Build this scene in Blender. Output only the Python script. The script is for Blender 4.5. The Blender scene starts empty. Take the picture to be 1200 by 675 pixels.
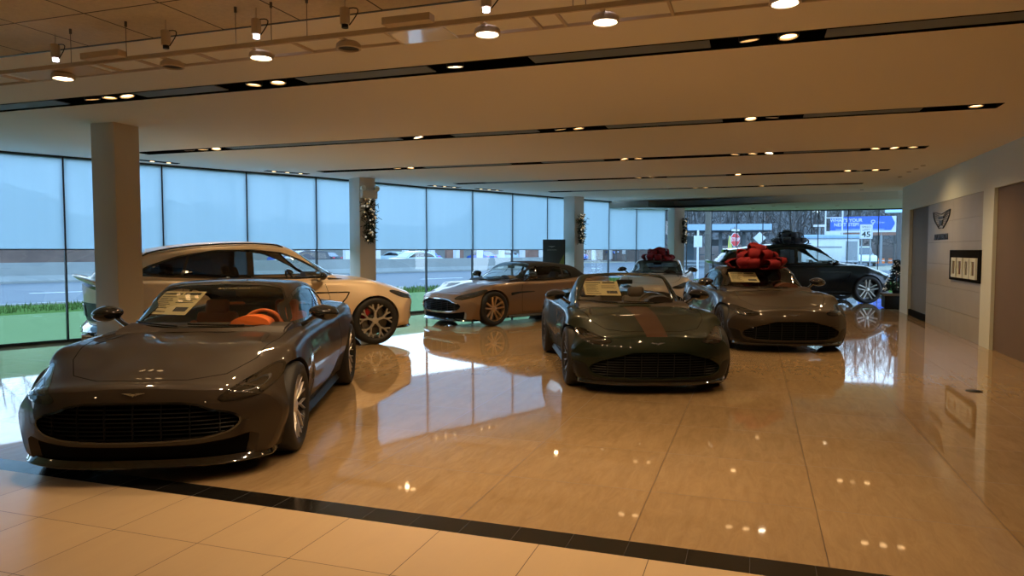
import bpy, bmesh, math, random
import numpy as np
from mathutils import Vector, Matrix
from mathutils.bvhtree import BVHTree
PI = math.pi
C = bpy.context.scene.collection
random.seed(7)

# ------------------------------------------------------------------ materials
def new_mat(name):
    m = bpy.data.materials.new(name); m.use_nodes = True
    nt = m.node_tree; nt.nodes.clear()
    out = nt.nodes.new('ShaderNodeOutputMaterial')
    return m, nt, out
def N(nt, kind, **kw):
    n = nt.nodes.new(kind)
    for k, v in kw.items():
        if k in n.inputs.keys(): n.inputs[k].default_value = v
        else: setattr(n, k, v)
    return n
def pbr(name, col, rough=.5, metal=0, spec=.5, coat=0, coat_rough=.03, noise=0, nscale=8, bump=0, bscale=60, emit=None, estr=0, sheen=0, flakes=0):
    m, nt, out = new_mat(name)
    p = nt.nodes.new('ShaderNodeBsdfPrincipled')
    p.inputs['Base Color'].default_value = (*col, 1)
    p.inputs['Roughness'].default_value = rough
    p.inputs['Metallic'].default_value = metal
    p.inputs['Specular IOR Level'].default_value = spec
    p.inputs['Coat Weight'].default_value = coat
    p.inputs['Coat Roughness'].default_value = coat_rough
    if sheen: p.inputs['Sheen Weight'].default_value = sheen
    if emit:
        p.inputs['Emission Color'].default_value = (*emit, 1); p.inputs['Emission Strength'].default_value = estr
    tc = nt.nodes.new('ShaderNodeTexCoord')
    if noise:
        n = N(nt, 'ShaderNodeTexNoise', Scale=nscale, Detail=6.0)
        nt.links.new(tc.outputs['Object'], n.inputs['Vector'])
        mx = nt.nodes.new('ShaderNodeMix'); mx.data_type = 'RGBA'
        mx.inputs['A'].default_value = (*[max(0, c*(1-noise)) for c in col], 1)
        mx.inputs['B'].default_value = (*[min(1, c*(1+noise)) for c in col], 1)
        nt.links.new(n.outputs['Fac'], mx.inputs['Factor']); nt.links.new(mx.outputs['Result'], p.inputs['Base Color'])
    if bump:
        n = N(nt, 'ShaderNodeTexNoise', Scale=bscale, Detail=3.0)
        nt.links.new(tc.outputs['Object'], n.inputs['Vector'])
        b = N(nt, 'ShaderNodeBump', Strength=bump, Distance=.01)
        nt.links.new(n.outputs['Fac'], b.inputs['Height']); nt.links.new(b.outputs['Normal'], p.inputs['Normal'])
    nt.links.new(p.outputs[0], out.inputs[0])
    return m
def glass_mat(name, tint=(1, 1, 1), ior=1.5, rough=0.0, dens=0.0):
    m, nt, out = new_mat(name)
    t = nt.nodes.new('ShaderNodeBsdfTransparent'); t.inputs[0].default_value = (*tint, 1)
    g = nt.nodes.new('ShaderNodeBsdfGlossy'); g.inputs['Color'].default_value = (1, 1, 1, 1); g.inputs['Roughness'].default_value = rough
    f = nt.nodes.new('ShaderNodeFresnel'); f.inputs[0].default_value = ior
    ge = nt.nodes.new('ShaderNodeNewGeometry'); mr = nt.nodes.new('ShaderNodeMapRange'); mr.inputs[3].default_value = ior; mr.inputs[4].default_value = 1/ior
    nt.links.new(ge.outputs['Backfacing'], mr.inputs[0]); nt.links.new(mr.outputs[0], f.inputs[0])
    mx = nt.nodes.new('ShaderNodeMixShader')
    nt.links.new(f.outputs[0], mx.inputs[0]); nt.links.new(t.outputs[0], mx.inputs[1]); nt.links.new(g.outputs[0], mx.inputs[2])
    nt.links.new(mx.outputs[0], out.inputs[0])
    return m
M = {}
def paint(name, col, metal=.55, rough=.42):
    return pbr(name, col, rough=rough, metal=metal, spec=.2, coat=.6, coat_rough=.012)
M['taupe'] = paint('taupe_paint', (.036, .026, .018), .2, .5)
M['gold'] = paint('champagne_paint', (.80, .64, .46), .12)
M['bronze'] = paint('bronze_paint', (.24, .155, .095), .4)
M['green'] = paint('racing_green_paint', (.006, .013, .006), .15, .5)
M['stripe'] = paint('bronze_stripe_paint', (.07, .030, .016), .3, .5)
M['quartz'] = paint('quartz_paint', (.050, .038, .027), .3, .5)
M['cream'] = paint('cream_paint', (.70, .60, .50), .25)
M['black_paint'] = pbr('black_paint', (.003, .003, .004), .3, spec=.2, coat=.6, coat_rough=.02)
M['gloss_black'] = pbr('gloss_black', (.008, .008, .008), .08, coat=1)
M['satin_black'] = pbr('satin_black', (.008, .008, .008), .42, spec=.3)
M['matte_black'] = pbr('matte_black', (.004, .004, .004), .9, spec=.08)
M['rubber'] = pbr('tyre_rubber', (.014, .014, .015), .62, noise=.2, nscale=30)
M['soft_top'] = pbr('soft_top_fabric', (.005, .005, .006), .95, bump=.4, bscale=400, sheen=.02)
M['chrome'] = pbr('chrome', (.75, .75, .75), .08, metal=1)
M['alloy'] = pbr('silver_alloy', (.75, .73, .70), .3, metal=.8, coat=.4)
M['gold_alloy'] = pbr('bronze_alloy', (.80, .58, .38), .28, metal=.85, coat=.4)
M['dark_alloy'] = pbr('dark_alloy', (.05, .05, .055), .3, metal=.7, coat=.4)
M['disc'] = pbr('brake_steel', (.16, .155, .15), .4, metal=1)
M['red_caliper'] = pbr('red_caliper', (.28, .01, .012), .3, coat=.5)
M['black_caliper'] = pbr('black_caliper', (.02, .02, .02), .3, coat=.5)
M['tan_leather'] = pbr('tan_leather', (.85, .19, .035), .5, bump=.15, bscale=150)
M['dark_leather'] = pbr('dark_leather', (.035, .025, .02), .5, bump=.15, bscale=150)
M['brown_leather'] = pbr('brown_leather', (.14, .055, .03), .5, bump=.15, bscale=150)
M['cream_leather'] = pbr('cream_leather', (.55, .38, .20), .5, bump=.15, bscale=150)
M['car_glass'] = glass_mat('car_glass', (.86, .88, .84), 1.5)
M['dark_glass'] = glass_mat('tinted_car_glass', (.10, .11, .11), 1.5)
M['lens'] = pbr('headlight_lens', (.022, .018, .014), .06, coat=1)
M['lamp_red'] = pbr('tail_lamp_red', (.10, .004, .004), .1, coat=1)
M['paper'] = pbr('paper', (.50, .42, .25), .85, noise=.04, nscale=20)
M['ink'] = pbr('printed_ink', (.03, .03, .03), .8)
M['mirror'] = pbr('mirror_glass', (.8, .8, .8), .02, metal=1)
M['badge'] = pbr('badge_silver', (.80, .74, .62), .18, metal=.9)
M['plate'] = pbr('plate_grey', (.22, .27, .33), .3)

# ------------------------------------------------------------------ mesh helpers
def link(name, me, mat=None, parent=None):
    o = bpy.data.objects.new(name, me); C.objects.link(o)
    if mat is not None:
        for m_ in (mat if isinstance(mat, (list, tuple)) else [mat]): me.materials.append(M[m_] if isinstance(m_, str) else m_)
    if parent: o.parent = parent
    return o
def from_bm(name, bm, mat=None, parent=None, smooth=35, recalc=True):
    if recalc: bmesh.ops.recalc_face_normals(bm, faces=bm.faces)
    me = bpy.data.meshes.new(name); bm.to_mesh(me); bm.free()
    if smooth:
        me.shade_smooth(); me.set_sharp_from_angle(angle=math.radians(smooth))
    return link(name, me, mat, parent)
def empty(name, loc=(0, 0, 0), rz=0, parent=None):
    o = bpy.data.objects.new(name, None); C.objects.link(o); o.location = loc; o.rotation_euler = (0, 0, rz)
    o.empty_display_size = .2
    if parent: o.parent = parent
    return o
def tag(o, label=None, cat=None, group=None, kind=None):
    if label: o['label'] = label
    if cat: o['category'] = cat
    if group: o['group'] = group
    if kind: o['kind'] = kind
    return o
def copy_tree(o, parent=None):
    c = o.copy(); C.objects.link(c)
    if parent: c.parent = parent
    for ch in list(o.children): copy_tree(ch, c)
    return c
def add_box(bm, x0, x1, y0, y1, z0, z1, mtx=None, bevel=0):
    r = bmesh.ops.create_cube(bm, size=1)
    vs = r['verts']
    for v in vs:
        v.co = Vector(((x0+x1)/2+v.co.x*(x1-x0), (y0+y1)/2+v.co.y*(y1-y0), (z0+z1)/2+v.co.z*(z1-z0)))
    if bevel:
        es = list({e for v in vs for e in v.link_edges})
        rr = bmesh.ops.bevel(bm, geom=es, offset=bevel, segments=2, affect='EDGES', profile=.5)
        vs = list({v for f in rr['faces'] for v in f.verts} | {v for v in vs if v.is_valid})
    if mtx is not None:
        for v in vs: v.co = mtx @ v.co
    return vs
def box(name, x0, x1, y0, y1, z0, z1, mat, parent=None, bevel=0):
    bm = bmesh.new(); add_box(bm, x0, x1, y0, y1, z0, z1, bevel=bevel)
    return from_bm(name, bm, mat, parent)
def frame_of(t):
    t = Vector(t).normalized(); up = Vector((0, 0, 1)) if abs(t.z) < .95 else Vector((1, 0, 0))
    a = t.cross(up).normalized(); return a, a.cross(t).normalized()
def add_tube(bm, pts, r, n=8, caps=True, close=False):
    pts = [Vector(p) for p in pts]; rings = []
    rs = r if isinstance(r, (list, tuple)) else [r]*len(pts)
    L = len(pts); a0 = None
    for i, p in enumerate(pts):
        if close: t = pts[(i+1) % L]-pts[i-1]
        else: t = pts[min(i+1, L-1)]-pts[max(i-1, 0)]
        a, b = frame_of(t)
        if a0 is not None:
            t = t.normalized(); a = (a0-t*a0.dot(t))
            a = a.normalized() if a.length > 1e-6 else frame_of(t)[0]
            b = a.cross(t).normalized()
        a0 = a
        rings.append([bm.verts.new(p+(a*math.cos(2*PI*k/n)+b*math.sin(2*PI*k/n))*rs[i]) for k in range(n)])
    rng = range(L) if close else range(L-1)
    for i in rng:
        A, B = rings[i], rings[(i+1) % L]
        for k in range(n): bm.faces.new((A[k], A[(k+1) % n], B[(k+1) % n], B[k]))
    if caps and not close:
        bm.faces.new(rings[0]); bm.faces.new(rings[-1][::-1])
def tube(name, pts, r, mat, parent=None, n=8, close=False):
    bm = bmesh.new(); add_tube(bm, pts, r, n, close=close); return from_bm(name, bm, mat, parent, 60)
def add_lathe(bm, prof, n=32, axis='z', mtx=None):
    rings = []
    for (r, h) in prof:
        ring = []
        for k in range(n):
            a = 2*PI*k/n; c, s = math.cos(a)*r, math.sin(a)*r
            p = Vector((c, s, h)) if axis == 'z' else (Vector((c, h, s)) if axis == 'y' else Vector((h, c, s)))
            ring.append(bm.verts.new(mtx @ p if mtx is not None else p))
        rings.append(ring)
    for A, B in zip(rings, rings[1:]):
        for k in range(n): bm.faces.new((A[k], A[(k+1) % n], B[(k+1) % n], B[k]))
    return rings
def lathe(name, prof, mat, parent=None, n=32, axis='z', caps=True, smooth=40, mtx=None):
    bm = bmesh.new(); r = add_lathe(bm, prof, n, axis, mtx)
    if caps:
        if prof[0][0] > 1e-5: bm.faces.new(r[0])
        if prof[-1][0] > 1e-5: bm.faces.new(r[-1][::-1])
    bmesh.ops.remove_doubles(bm, verts=bm.verts, dist=1e-5)
    return from_bm(name, bm, mat, parent, smooth)
def add_prism(bm, poly, axis, a, b):
    """poly 2d points; axis x: (y,z)  y: (x,z)  z: (x,y)"""
    def P(p, h): return {'x': (h, p[0], p[1]), 'y': (p[0], h, p[1]), 'z': (p[0], p[1], h)}[axis]
    A = [bm.verts.new(P(p, a)) for p in poly]; B = [bm.verts.new(P(p, b)) for p in poly]; n = len(poly)
    bm.faces.new(A); bm.faces.new(B[::-1])
    for i in range(n): bm.faces.new((A[i], A[(i+1) % n], B[(i+1) % n], B[i]))
def smooth_poly(pts, n=72, tension=True, sharp=()):
    """closed Catmull-Rom through pts resampled evenly to n points"""
    P = [np.array(p, float) for p in pts]; L = len(P); out = []
    for i in range(L):
        p0, p1, p2, p3 = P[i-1], P[i], P[(i+1) % L], P[(i+2) % L]
        d1 = (p2-p0)*.5; d2 = (p3-p1)*.5
        l = np.linalg.norm(p2-p1); 
        for d in (d1, d2):
            m = np.linalg.norm(d)
            if m > l: d *= l/m
        for k in range(16):
            t = k/16; h00 = 2*t**3-3*t*t+1; h10 = t**3-2*t*t+t; h01 = -2*t**3+3*t*t; h11 = t**3-t*t
            out.append(h00*p1+h10*d1+h01*p2+h11*d2)
    out = np.array(out); cl = np.vstack([out, out[:1]])
    s = np.concatenate([[0], np.cumsum(np.linalg.norm(np.diff(cl, axis=0), axis=1))])
    q = np.linspace(0, s[-1], n, endpoint=False)
    return [(float(np.interp(v, s, cl[:, 0])), float(np.interp(v, s, cl[:, 1]))) for v in q]
def round_poly(pts, r=.03, n=72):
    """polygon with straight sides and rounded corners, resampled"""
    P = [np.array(p, float) for p in pts]; L = len(P); out = []
    for i in range(L):
        a, b, c = P[i-1], P[i], P[(i+1) % L]
        u = a-b; v = c-b; lu, lv = np.linalg.norm(u), np.linalg.norm(v)
        rr = min(r, lu*.45, lv*.45); p = b+u/lu*rr; q = b+v/lv*rr
        for k in range(7):
            t = k/6; out.append((1-t)**2*p+2*t*(1-t)*b+t*t*q)
    out = np.array(out); cl = np.vstack([out, out[:1]])
    s = np.concatenate([[0], np.cumsum(np.linalg.norm(np.diff(cl, axis=0), axis=1))])
    q = np.linspace(0, s[-1], n, endpoint=False)
    return [(float(np.interp(v, s, cl[:, 0])), float(np.interp(v, s, cl[:, 1]))) for v in q]
def mir(pts): return [(-a, b) for a, b in pts]
def offset_poly(poly, d):
    """grow (d>0) a closed polygon along its normals"""
    P = np.array(poly); n = len(P); area = .5*sum(P[i][0]*P[(i+1) % n][1]-P[(i+1) % n][0]*P[i][1] for i in range(n))
    out = []
    for i in range(n):
        t = P[(i+1) % n]-P[i-1]; t = t/(np.linalg.norm(t)+1e-9); nrm = np.array([t[1], -t[0]])*(1 if area > 0 else -1)
        out.append(tuple(P[i]+nrm*d))
    return out
def evaluated(o):
    dg = bpy.context.evaluated_depsgraph_get(); dg.update()
    return bpy.data.meshes.new_from_object(o.evaluated_get(dg))
def kill(o):
    me = o.data; bpy.data.objects.remove(o)
    if me and me.users == 0: bpy.data.meshes.remove(me)
def boolean(o, cutters, smooth=32):
    for c in cutters:
        md = o.modifiers.new('b', 'BOOLEAN'); md.operation = 'DIFFERENCE'; md.solver = 'EXACT'; md.object = c
    me = evaluated(o); o.modifiers.clear(); old = o.data; o.data = me; bpy.data.meshes.remove(old)
    me.shade_smooth(); me.set_sharp_from_angle(angle=math.radians(smooth))
    for c in cutters: kill(c)
def cutter(poly, axis, a, b):
    bm = bmesh.new(); add_prism(bm, poly, axis, a, b); return from_bm('cutter', bm, None, None, 0)
def bvh_of(o):
    me = o.data; return BVHTree.FromPolygons([v.co.copy() for v in me.vertices], [tuple(p.vertices) for p in me.polygons])
def pchip(xs, ys, q):
    xs = np.array(xs, float); ys = np.array(ys, float); q = np.clip(q, xs[0], xs[-1])
    h = np.diff(xs); d = np.diff(ys)/h; m = np.zeros_like(ys)
    for i in range(1, len(xs)-1):
        if d[i-1]*d[i] > 0:
            w1, w2 = 2*h[i]+h[i-1], h[i]+2*h[i-1]; m[i] = (w1+w2)/(w1/d[i-1]+w2/d[i])
    m[0], m[-1] = d[0], d[-1]
    i = int(np.clip(np.searchsorted(xs, q)-1, 0, len(xs)-2)); t = (q-xs[i])/h[i]
    return float((2*t**3-3*t*t+1)*ys[i]+(t**3-2*t*t+t)*h[i]*m[i]+(3*t*t-2*t**3)*ys[i+1]+(t**3-t*t)*h[i]*m[i+1])
AX = {'x': Vector((1, 0, 0)), 'y': Vector((0, 1, 0)), 'z': Vector((0, 0, 1))}
def shoot(bvh, p2, axis, sgn, reach=6.0):
    """first surface point seen when looking from sgn*axis infinity at 2-D point p2"""
    o = {'x': Vector((0, p2[0], p2[1])), 'y': Vector((p2[0], 0, p2[1])), 'z': Vector((p2[0], p2[1], 0))}[axis] + AX[axis]*sgn*reach
    loc, nrm, _, _ = bvh.ray_cast(o, -AX[axis]*sgn)
    if loc is None: return None, None
    if nrm.dot(AX[axis]*sgn) < 0: nrm = -nrm
    return loc, nrm
def patch(name, outline, axis, sgn, bvh, mat, parent, off=.003, thick=.012, rings=9, center=None, inner=None, push=0):
    """a thin shell lying on a surface, its outline drawn in projection; inner = second outline (same count) makes a ring"""
    n = len(outline)
    if center is None: center = (sum(p[0] for p in outline)/n, sum(p[1] for p in outline)/n)
    bm = bmesh.new(); R = []
    last = None
    if inner is None: ks = [k/rings for k in range(rings)]
    else: ks = [0, .5, 1]
    def place(p):
        nonlocal last
        loc, nrm = shoot(bvh, p, axis, sgn)
        if loc is None:
            q = (p[0]*.985+center[0]*.015, p[1]*.985+center[1]*.015); loc, nrm = shoot(bvh, q, axis, sgn)
            if loc is None: return last if last else (Vector((0, 0, 0)), AX[axis])
        last = (loc, nrm); return last
    for k in ks:
        ring = []
        for i in range(n):
            if inner is None: p = (outline[i][0]*(1-k)+center[0]*k, outline[i][1]*(1-k)+center[1]*k)
            else: p = (outline[i][0]*(1-k)+inner[i][0]*k, outline[i][1]*(1-k)+inner[i][1]*k)
            loc, nrm = place(p)
            ring.append((loc, nrm))
        R.append(ring)
    V = [[bm.verts.new(l+nn*off-AX[axis]*sgn*push) for l, nn in ring] for ring in R]
    for A, B in zip(V, V[1:]):
        for i in range(n): bm.faces.new((A[i], A[(i+1) % n], B[(i+1) % n], B[i]))
    if inner is None:
        l, nn = place(center); c = bm.verts.new(l+nn*off-AX[axis]*sgn*push)
        for i in range(n): bm.faces.new((V[-1][i], V[-1][(i+1) % n], c))
    if thick:
        def skirt(ring, data):
            S = [bm.verts.new(v.co-d[1]*thick) for v, d in zip(ring, data)]
            for i in range(n): bm.faces.new((ring[i], S[i], S[(i+1) % n], ring[(i+1) % n]))
            return S
        skirt(V[0], R[0])
        if inner is not None: skirt(V[-1], R[-1])
    return from_bm(name, bm, mat, parent, 40)
def strip(name, pts, axis, sgn, bvh, mat, parent, w=.006, off=.0015, closed=False, step=.03, h=.004):
    """a narrow raised band following a 2-D polyline over the surface"""
    P = [np.array(p, float) for p in pts]
    if closed: P.append(P[0])
    dense = []
    for a, b in zip(P, P[1:]):
        m = max(1, int(np.linalg.norm(b-a)/step))
        for k in range(m): dense.append(a+(b-a)*k/m)
    dense.append(P[-1])
    S = []
    for p in dense:
        l, nn = shoot(bvh, p, axis, sgn)
        if l is not None: S.append((l, nn))
    if len(S) < 2: return None
    bm = bmesh.new(); rows = []
    for i, (l, nn) in enumerate(S):
        t = (S[min(i+1, len(S)-1)][0]-S[max(i-1, 0)][0]); t = t.normalized() if t.length > 1e-6 else Vector((1, 0, 0))
        s_ = t.cross(nn).normalized()*w/2
        rows.append([bm.verts.new(l+s_+nn*-.002), bm.verts.new(l+s_+nn*off), bm.verts.new(l-s_+nn*off), bm.verts.new(l-s_-nn*.002)])
    for A, B in zip(rows, rows[1:]):
        for k in range(3): bm.faces.new((A[k], A[k+1], B[k+1], B[k]))
    return from_bm(name, bm, mat, parent, 50)
# ------------------------------------------------------------------ cars
def catmull(P, sub):
    out = []; L = len(P); P = [np.array(p, float) for p in P]
    for i in range(L-1):
        p0 = P[i-1] if i else np.array([-P[1][0], P[1][1]]) if abs(P[0][0]) < 1e-9 else 2*P[0]-P[1]
        p1, p2 = P[i], P[i+1]
        p3 = P[i+2] if i+2 < L else np.array([-P[-2][0], P[-2][1]])
        l = np.linalg.norm(p2-p1); d1, d2 = (p2-p0)*.5, (p3-p1)*.5
        for d in (d1, d2):
            m = np.linalg.norm(d)
            if m > l*1.1 and m > 0: d *= l*1.1/m
        for k in range(sub):
            t = k/sub
            out.append((2*t**3-3*t*t+1)*p1+(t**3-2*t*t+t)*d1+(-2*t**3+3*t*t)*p2+(t**3-t*t)*d2)
    out.append(P[-1]); return out
BODY = 'x zf ws zs wm zm wsh zsh d80 d50 d25 zc'.split()
def smoothstep(t): t = min(1, max(0, t)); return t*t*(3-2*t)
def body_mesh(T, fx, rx, F, R, n=84, sub=4):
    """T rows of BODY values from tail to nose; fx/rx where the nose / tail sweep begins; F/R(y,z) sweep depth"""
    cols = {k: [r[i] for r in T] for i, k in enumerate(BODY)}; xs = cols['x']; x0, x1 = xs[0], xs[-1]
    v = lambda k, x: pchip(xs, cols[k], x)
    def sec(x):
        g = {k: v(k, x) for k in BODY[1:]}
        P = [(0, g['zf']), (.45*g['ws'], g['zf']), (.86*g['ws'], g['zf']), (g['ws'], g['zs']),
             (g['ws']*.35+g['wm']*.65, g['zs']*.5+g['zm']*.5), (g['wm'], g['zm']), (g['wm']*.62+g['wsh']*.38, g['zm']*.38+g['zsh']*.62),
             (g['wsh'], g['zsh']), (.8*g['wsh'], g['d80']), (.5*g['wsh'], g['d50']), (.25*g['wsh'], g['d25']), (0, g['zc'])]
        return catmull(P, sub)
    def X(xn, y, z):
        bf = smoothstep((xn-fx)/(x1-fx)); br = smoothstep((rx-xn)/(rx-x0))
        return xn-bf*F(abs(y), z)+br*R(abs(y), z)
    def shrink(P, d, zc):
        out = []
        for p in P:
            c = np.array([p[0]*.8, zc]); l = np.linalg.norm(p-c)
            out.append(p+(c-p)*min(1, d/max(l, 1e-6)) if d < 1 else p+(c-p)*(d-1))
        return out
    rows = []
    def cap(xe, sgn):
        P = sec(xe); zc = (P[0][1]+P[-1][1])/2+.0
        rr = .055; seq = []
        for a in (20, 40, 60, 80):
            a = math.radians(a); seq.append((rr*math.sin(a), rr*(1-math.cos(a))))
        S = [(shrink(P, s[1], zc), s[0]) for s in seq]
        for k in (.12, .25, .4, .55, .7, .85, .94, .985): S.append((shrink(P, 1+k, zc), rr))
        return [(p, dx*sgn, xe) for p, dx in S]
    C0 = cap(x0, -1)[::-1]; C1 = cap(x1, 1)
    grid = [(p, dx, xe) for p, dx, xe in C0]
    # the rounded end adds rr, so pull nominal ends in
    rr = .055
    xs_n = list(np.linspace(x0, x1, n))
    grid += [(sec(x), 0, x) for x in xs_n]
    grid += C1
    bm = bmesh.new(); rings = []
    for P, dx, xn in grid:
        half = [(p[0], p[1]) for p in P]
        full = half+[(-y, z) for y, z in half[-2:0:-1]]
        rings.append([bm.verts.new((X(xn, y, z)+dx-(rr if xn > 0 else -rr)*smoothstep(abs(xn)/abs(x1 if xn > 0 else x0)), y, z)) for y, z in full])
    for A, B in zip(rings, rings[1:]):
        m = len(A)
        for k in range(m): bm.faces.new((A[k], A[(k+1) % m], B[(k+1) % m], B[k]))
    for R_ in (rings[0], rings[-1]):
        m = (len(R_)+2)//2
        for sgn in (1, -1):
            g = lambda i: R_[(sgn*i) % len(R_)]
            for i in range((m-1)//2):
                q = [g(i), g(i+1), g(m-2-i), g(m-1-i)]
                if len(set(q)) == 4: bm.faces.new(q)
                elif len(set(q)) == 3: bm.faces.new(list(dict.fromkeys(q)))
    return bm
GH = 'x z0 wb wr zr zc'.split()
def house_mesh(T, fx, rx, fs, rs, n=60, sub=4, xmin=None, xmax=None):
    cols = {k: [r[i] for r in T] for i, k in enumerate(GH)}; xs = cols['x']; x0, x1 = xs[0], xs[-1]
    v = lambda k, x: pchip(xs, cols[k], x)
    bm = bmesh.new(); rings = []
    a, b = (xmin if xmin is not None else x0), (xmax if xmax is not None else x1)
    for x in np.linspace(a, b, n):
        z0, wb, wr, zr, zc = [v(k, x) for k in GH[1:]]
        h = zr-z0; dz = zc-zr
        P = [(wb, z0), (wb*.66+wr*.34+.012, z0+h*.38), (wb*.3+wr*.7+.016, z0+h*.74), (wr, zr), (wr*.84, zr+dz*.52), (wr*.55, zr+dz*.80), (wr*.28, zr+dz*.95), (0, zc)]
        H_ = catmull(P, sub)
        full = [(p[0], p[1]) for p in H_]+[(-p[0], p[1]) for p in H_[-2::-1]]
        bf = smoothstep((x-fx)/(x1-fx)); br = smoothstep((rx-x)/(rx-x0))
        rings.append([bm.verts.new((x-bf*fs*(abs(y)/.7)**2+br*rs*(abs(y)/.7)**2, y, z)) for y, z in full])
    for A, B in zip(rings, rings[1:]):
        for k in range(len(A)-1): bm.faces.new((A[k], A[k+1], B[k+1], B[k]))
    bmesh.ops.recalc_face_normals(bm, faces=bm.faces)
    up = sum(f.normal.z for f in bm.faces)
    if up < 0: bmesh.ops.reverse_faces(bm, faces=bm.faces)
    return bm

def add_bar(bm, p, q, w0, w1, h, nrm=(0, 1, 0), bev=.25):
    """tapering bar from p to q; width w across, height h along nrm"""
    p, q, nrm = Vector(p), Vector(q), Vector(nrm).normalized(); t = (q-p).normalized(); s = t.cross(nrm).normalized()
    rows = []
    for c, w in ((p, w0), (q, w1)):
        prof = [(-.5, -h), (-.5, -h*bev), (-.28, 0), (.28, 0), (.5, -h*bev), (.5, -h)]
        rows.append([bm.verts.new(c+s*a*w+nrm*b) for a, b in prof])
    A, B = rows
    for k in range(6): bm.faces.new((A[k], A[(k+1) % 6], B[(k+1) % 6], B[k]))
    bm.faces.new(A); bm.faces.new(B[::-1])
def make_wheel(parent, x, y, r, tw, rimr, style, rim_mat, cal_mat, side, rot=0.0):
    """outer face towards +y (side=1) or -y; tyre is the part, rim, disc and caliper its sub-parts"""
    w = tw/2
    prof = [(rimr-.012, -w*.86), (rimr+.010, -w*.98), (rimr+(r-rimr)*.45, -w*1.02), (r-.018, -w*.93), (r-.004, -w*.78), (r, -w*.4), (r, w*.4), (r-.004, w*.78), (r-.018, w*.93),
            (rimr+(r-rimr)*.45, w*1.02), (rimr+.010, w*.98), (rimr-.012, w*.86)]
    tyre = lathe('wheel', prof+[prof[0]], 'rubber', parent, 64, 'y', caps=False)
    tyre.location = (x, y-side*w, r)
    if side < 0: tyre.rotation_euler = (0, 0, PI)
    bm = bmesh.new()
    o = w*.90
    add_lathe(bm, [(rimr-.020, -w*.85), (rimr-.028, 0), (rimr-.028, o-.035), (rimr-.014, o-.008), (rimr+.006, o), (rimr+.012, o-.004), (rimr+.002, -w*.8), (rimr-.020, -w*.85)], 64, 'y')
    from_bm('rim_barrel', bm, 'dark_alloy' if style != 'twin' else rim_mat, tyre, 30); bm = bmesh.new()
    ri = rimr-.012; yo = o-.006
    def P(rad, a, dy=0): return Vector((rad*math.cos(a), yo+dy, rad*math.sin(a)))
    if style == 'y5':      # five pairs of forked spokes
        for k in range(5):
            a = 2*PI*k/5+PI/2+rot
            add_bar(bm, P(.045, a, -.018), P(ri*.50, a, -.010), .042, .036, .045)
            for s in (-1, 1):
                add_bar(bm, P(ri*.47, a, -.010), P(ri*.74, a+s*.21, -.005), .032, .028, .04)
                add_bar(bm, P(ri*.72, a+s*.20, -.005), P(ri*.99, a+s*.17, 0), .028, .030, .035)
                add_bar(bm, P(ri*.72, a+s*.21, -.005), P(ri*.99, a+s*.45, 0), .026, .026, .035)
    elif style == 'twin':  # V-shaped pairs
        for k in range(5):
            a = 2*PI*k/5+PI/2+rot
            for s in (-1, 1):
                add_bar(bm, P(.05, a+s*.35, -.030), P(ri*1.0, a+s*.24, 0), .036, .034, .045)
    elif style == 'blade': # many slim forked spokes
        for k in range(10):
            a = 2*PI*k/10+rot
            add_bar(bm, P(.05, a, -.028), P(ri*.55, a+.10, -.012), .022, .016, .03)
            add_bar(bm, P(ri*.53, a+.09, -.012), P(ri*1.0, a-.02, 0), .013, .011, .02)
            add_bar(bm, P(ri*.53, a+.10, -.012), P(ri*1.0, a+.30, 0), .013, .011, .02)
    elif style == 'slot':  # five wide pairs of parallel bars
        for k in range(5):
            a = 2*PI*k/5+PI/2+rot
            for s in (-1, 1):
                n_ = Vector((-math.sin(a), 0, math.cos(a)))*s*.035
                add_bar(bm, P(.06, a, -.02)+n_, P(ri*.98, a, 0)+n_*1.5, .030, .036, .04)
    add_lathe(bm, [(.058, yo-.06), (.056, yo-.030), (.046, yo-.018), (.032, yo-.014), (.030, yo-.016), (0.001, yo-.014)], 24, 'y')
    from_bm('rim', bm, rim_mat, tyre, 30)
    disc = lathe('brake_disc', [(.05, o-.13), (rimr*.76, o-.13), (rimr*.76, o-.10), (rimr*.40, o-.10), (.09, o-.06), (.05, o-.06)], 'disc', tyre, 40, 'y')
    bm = bmesh.new(); ca = PI*.80 if side > 0 else PI*.2
    pts = []
    for k in range(9):
        a = ca-.42+.84*k/8; pts.append((a,))
    rows = []
    for (a,) in pts:
        rows.append([bm.verts.new((q*math.cos(a), yy, q*math.sin(a))) for q, yy in ((rimr*.52, o-.145), (rimr*.84, o-.145), (rimr*.84, o-.065), (rimr*.52, o-.065))])
    for A, B in zip(rows, rows[1:]):
        for k in range(4): bm.faces.new((A[k], A[(k+1) % 4], B[(k+1) % 4], B[k]))
    bm.faces.new(rows[0]); bm.faces.new(rows[-1][::-1])
    from_bm('brake_caliper', bm, cal_mat, tyre, 30)
    bm = bmesh.new(); add_lathe(bm, [(.006, o-.055), (.074, o-.055), (.078, o-.2), (.006, o-.2)], 20, 'y'); from_bm('hub', bm, 'dark_alloy', tyre)
    lathe('valve_cap', [(.001, 0), (.005, .001), (.005, .02), (.001, .022)], 'satin_black', tyre, 8, 'y').location = (rimr-.04, o-.03, 0)
    return tyre

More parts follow.
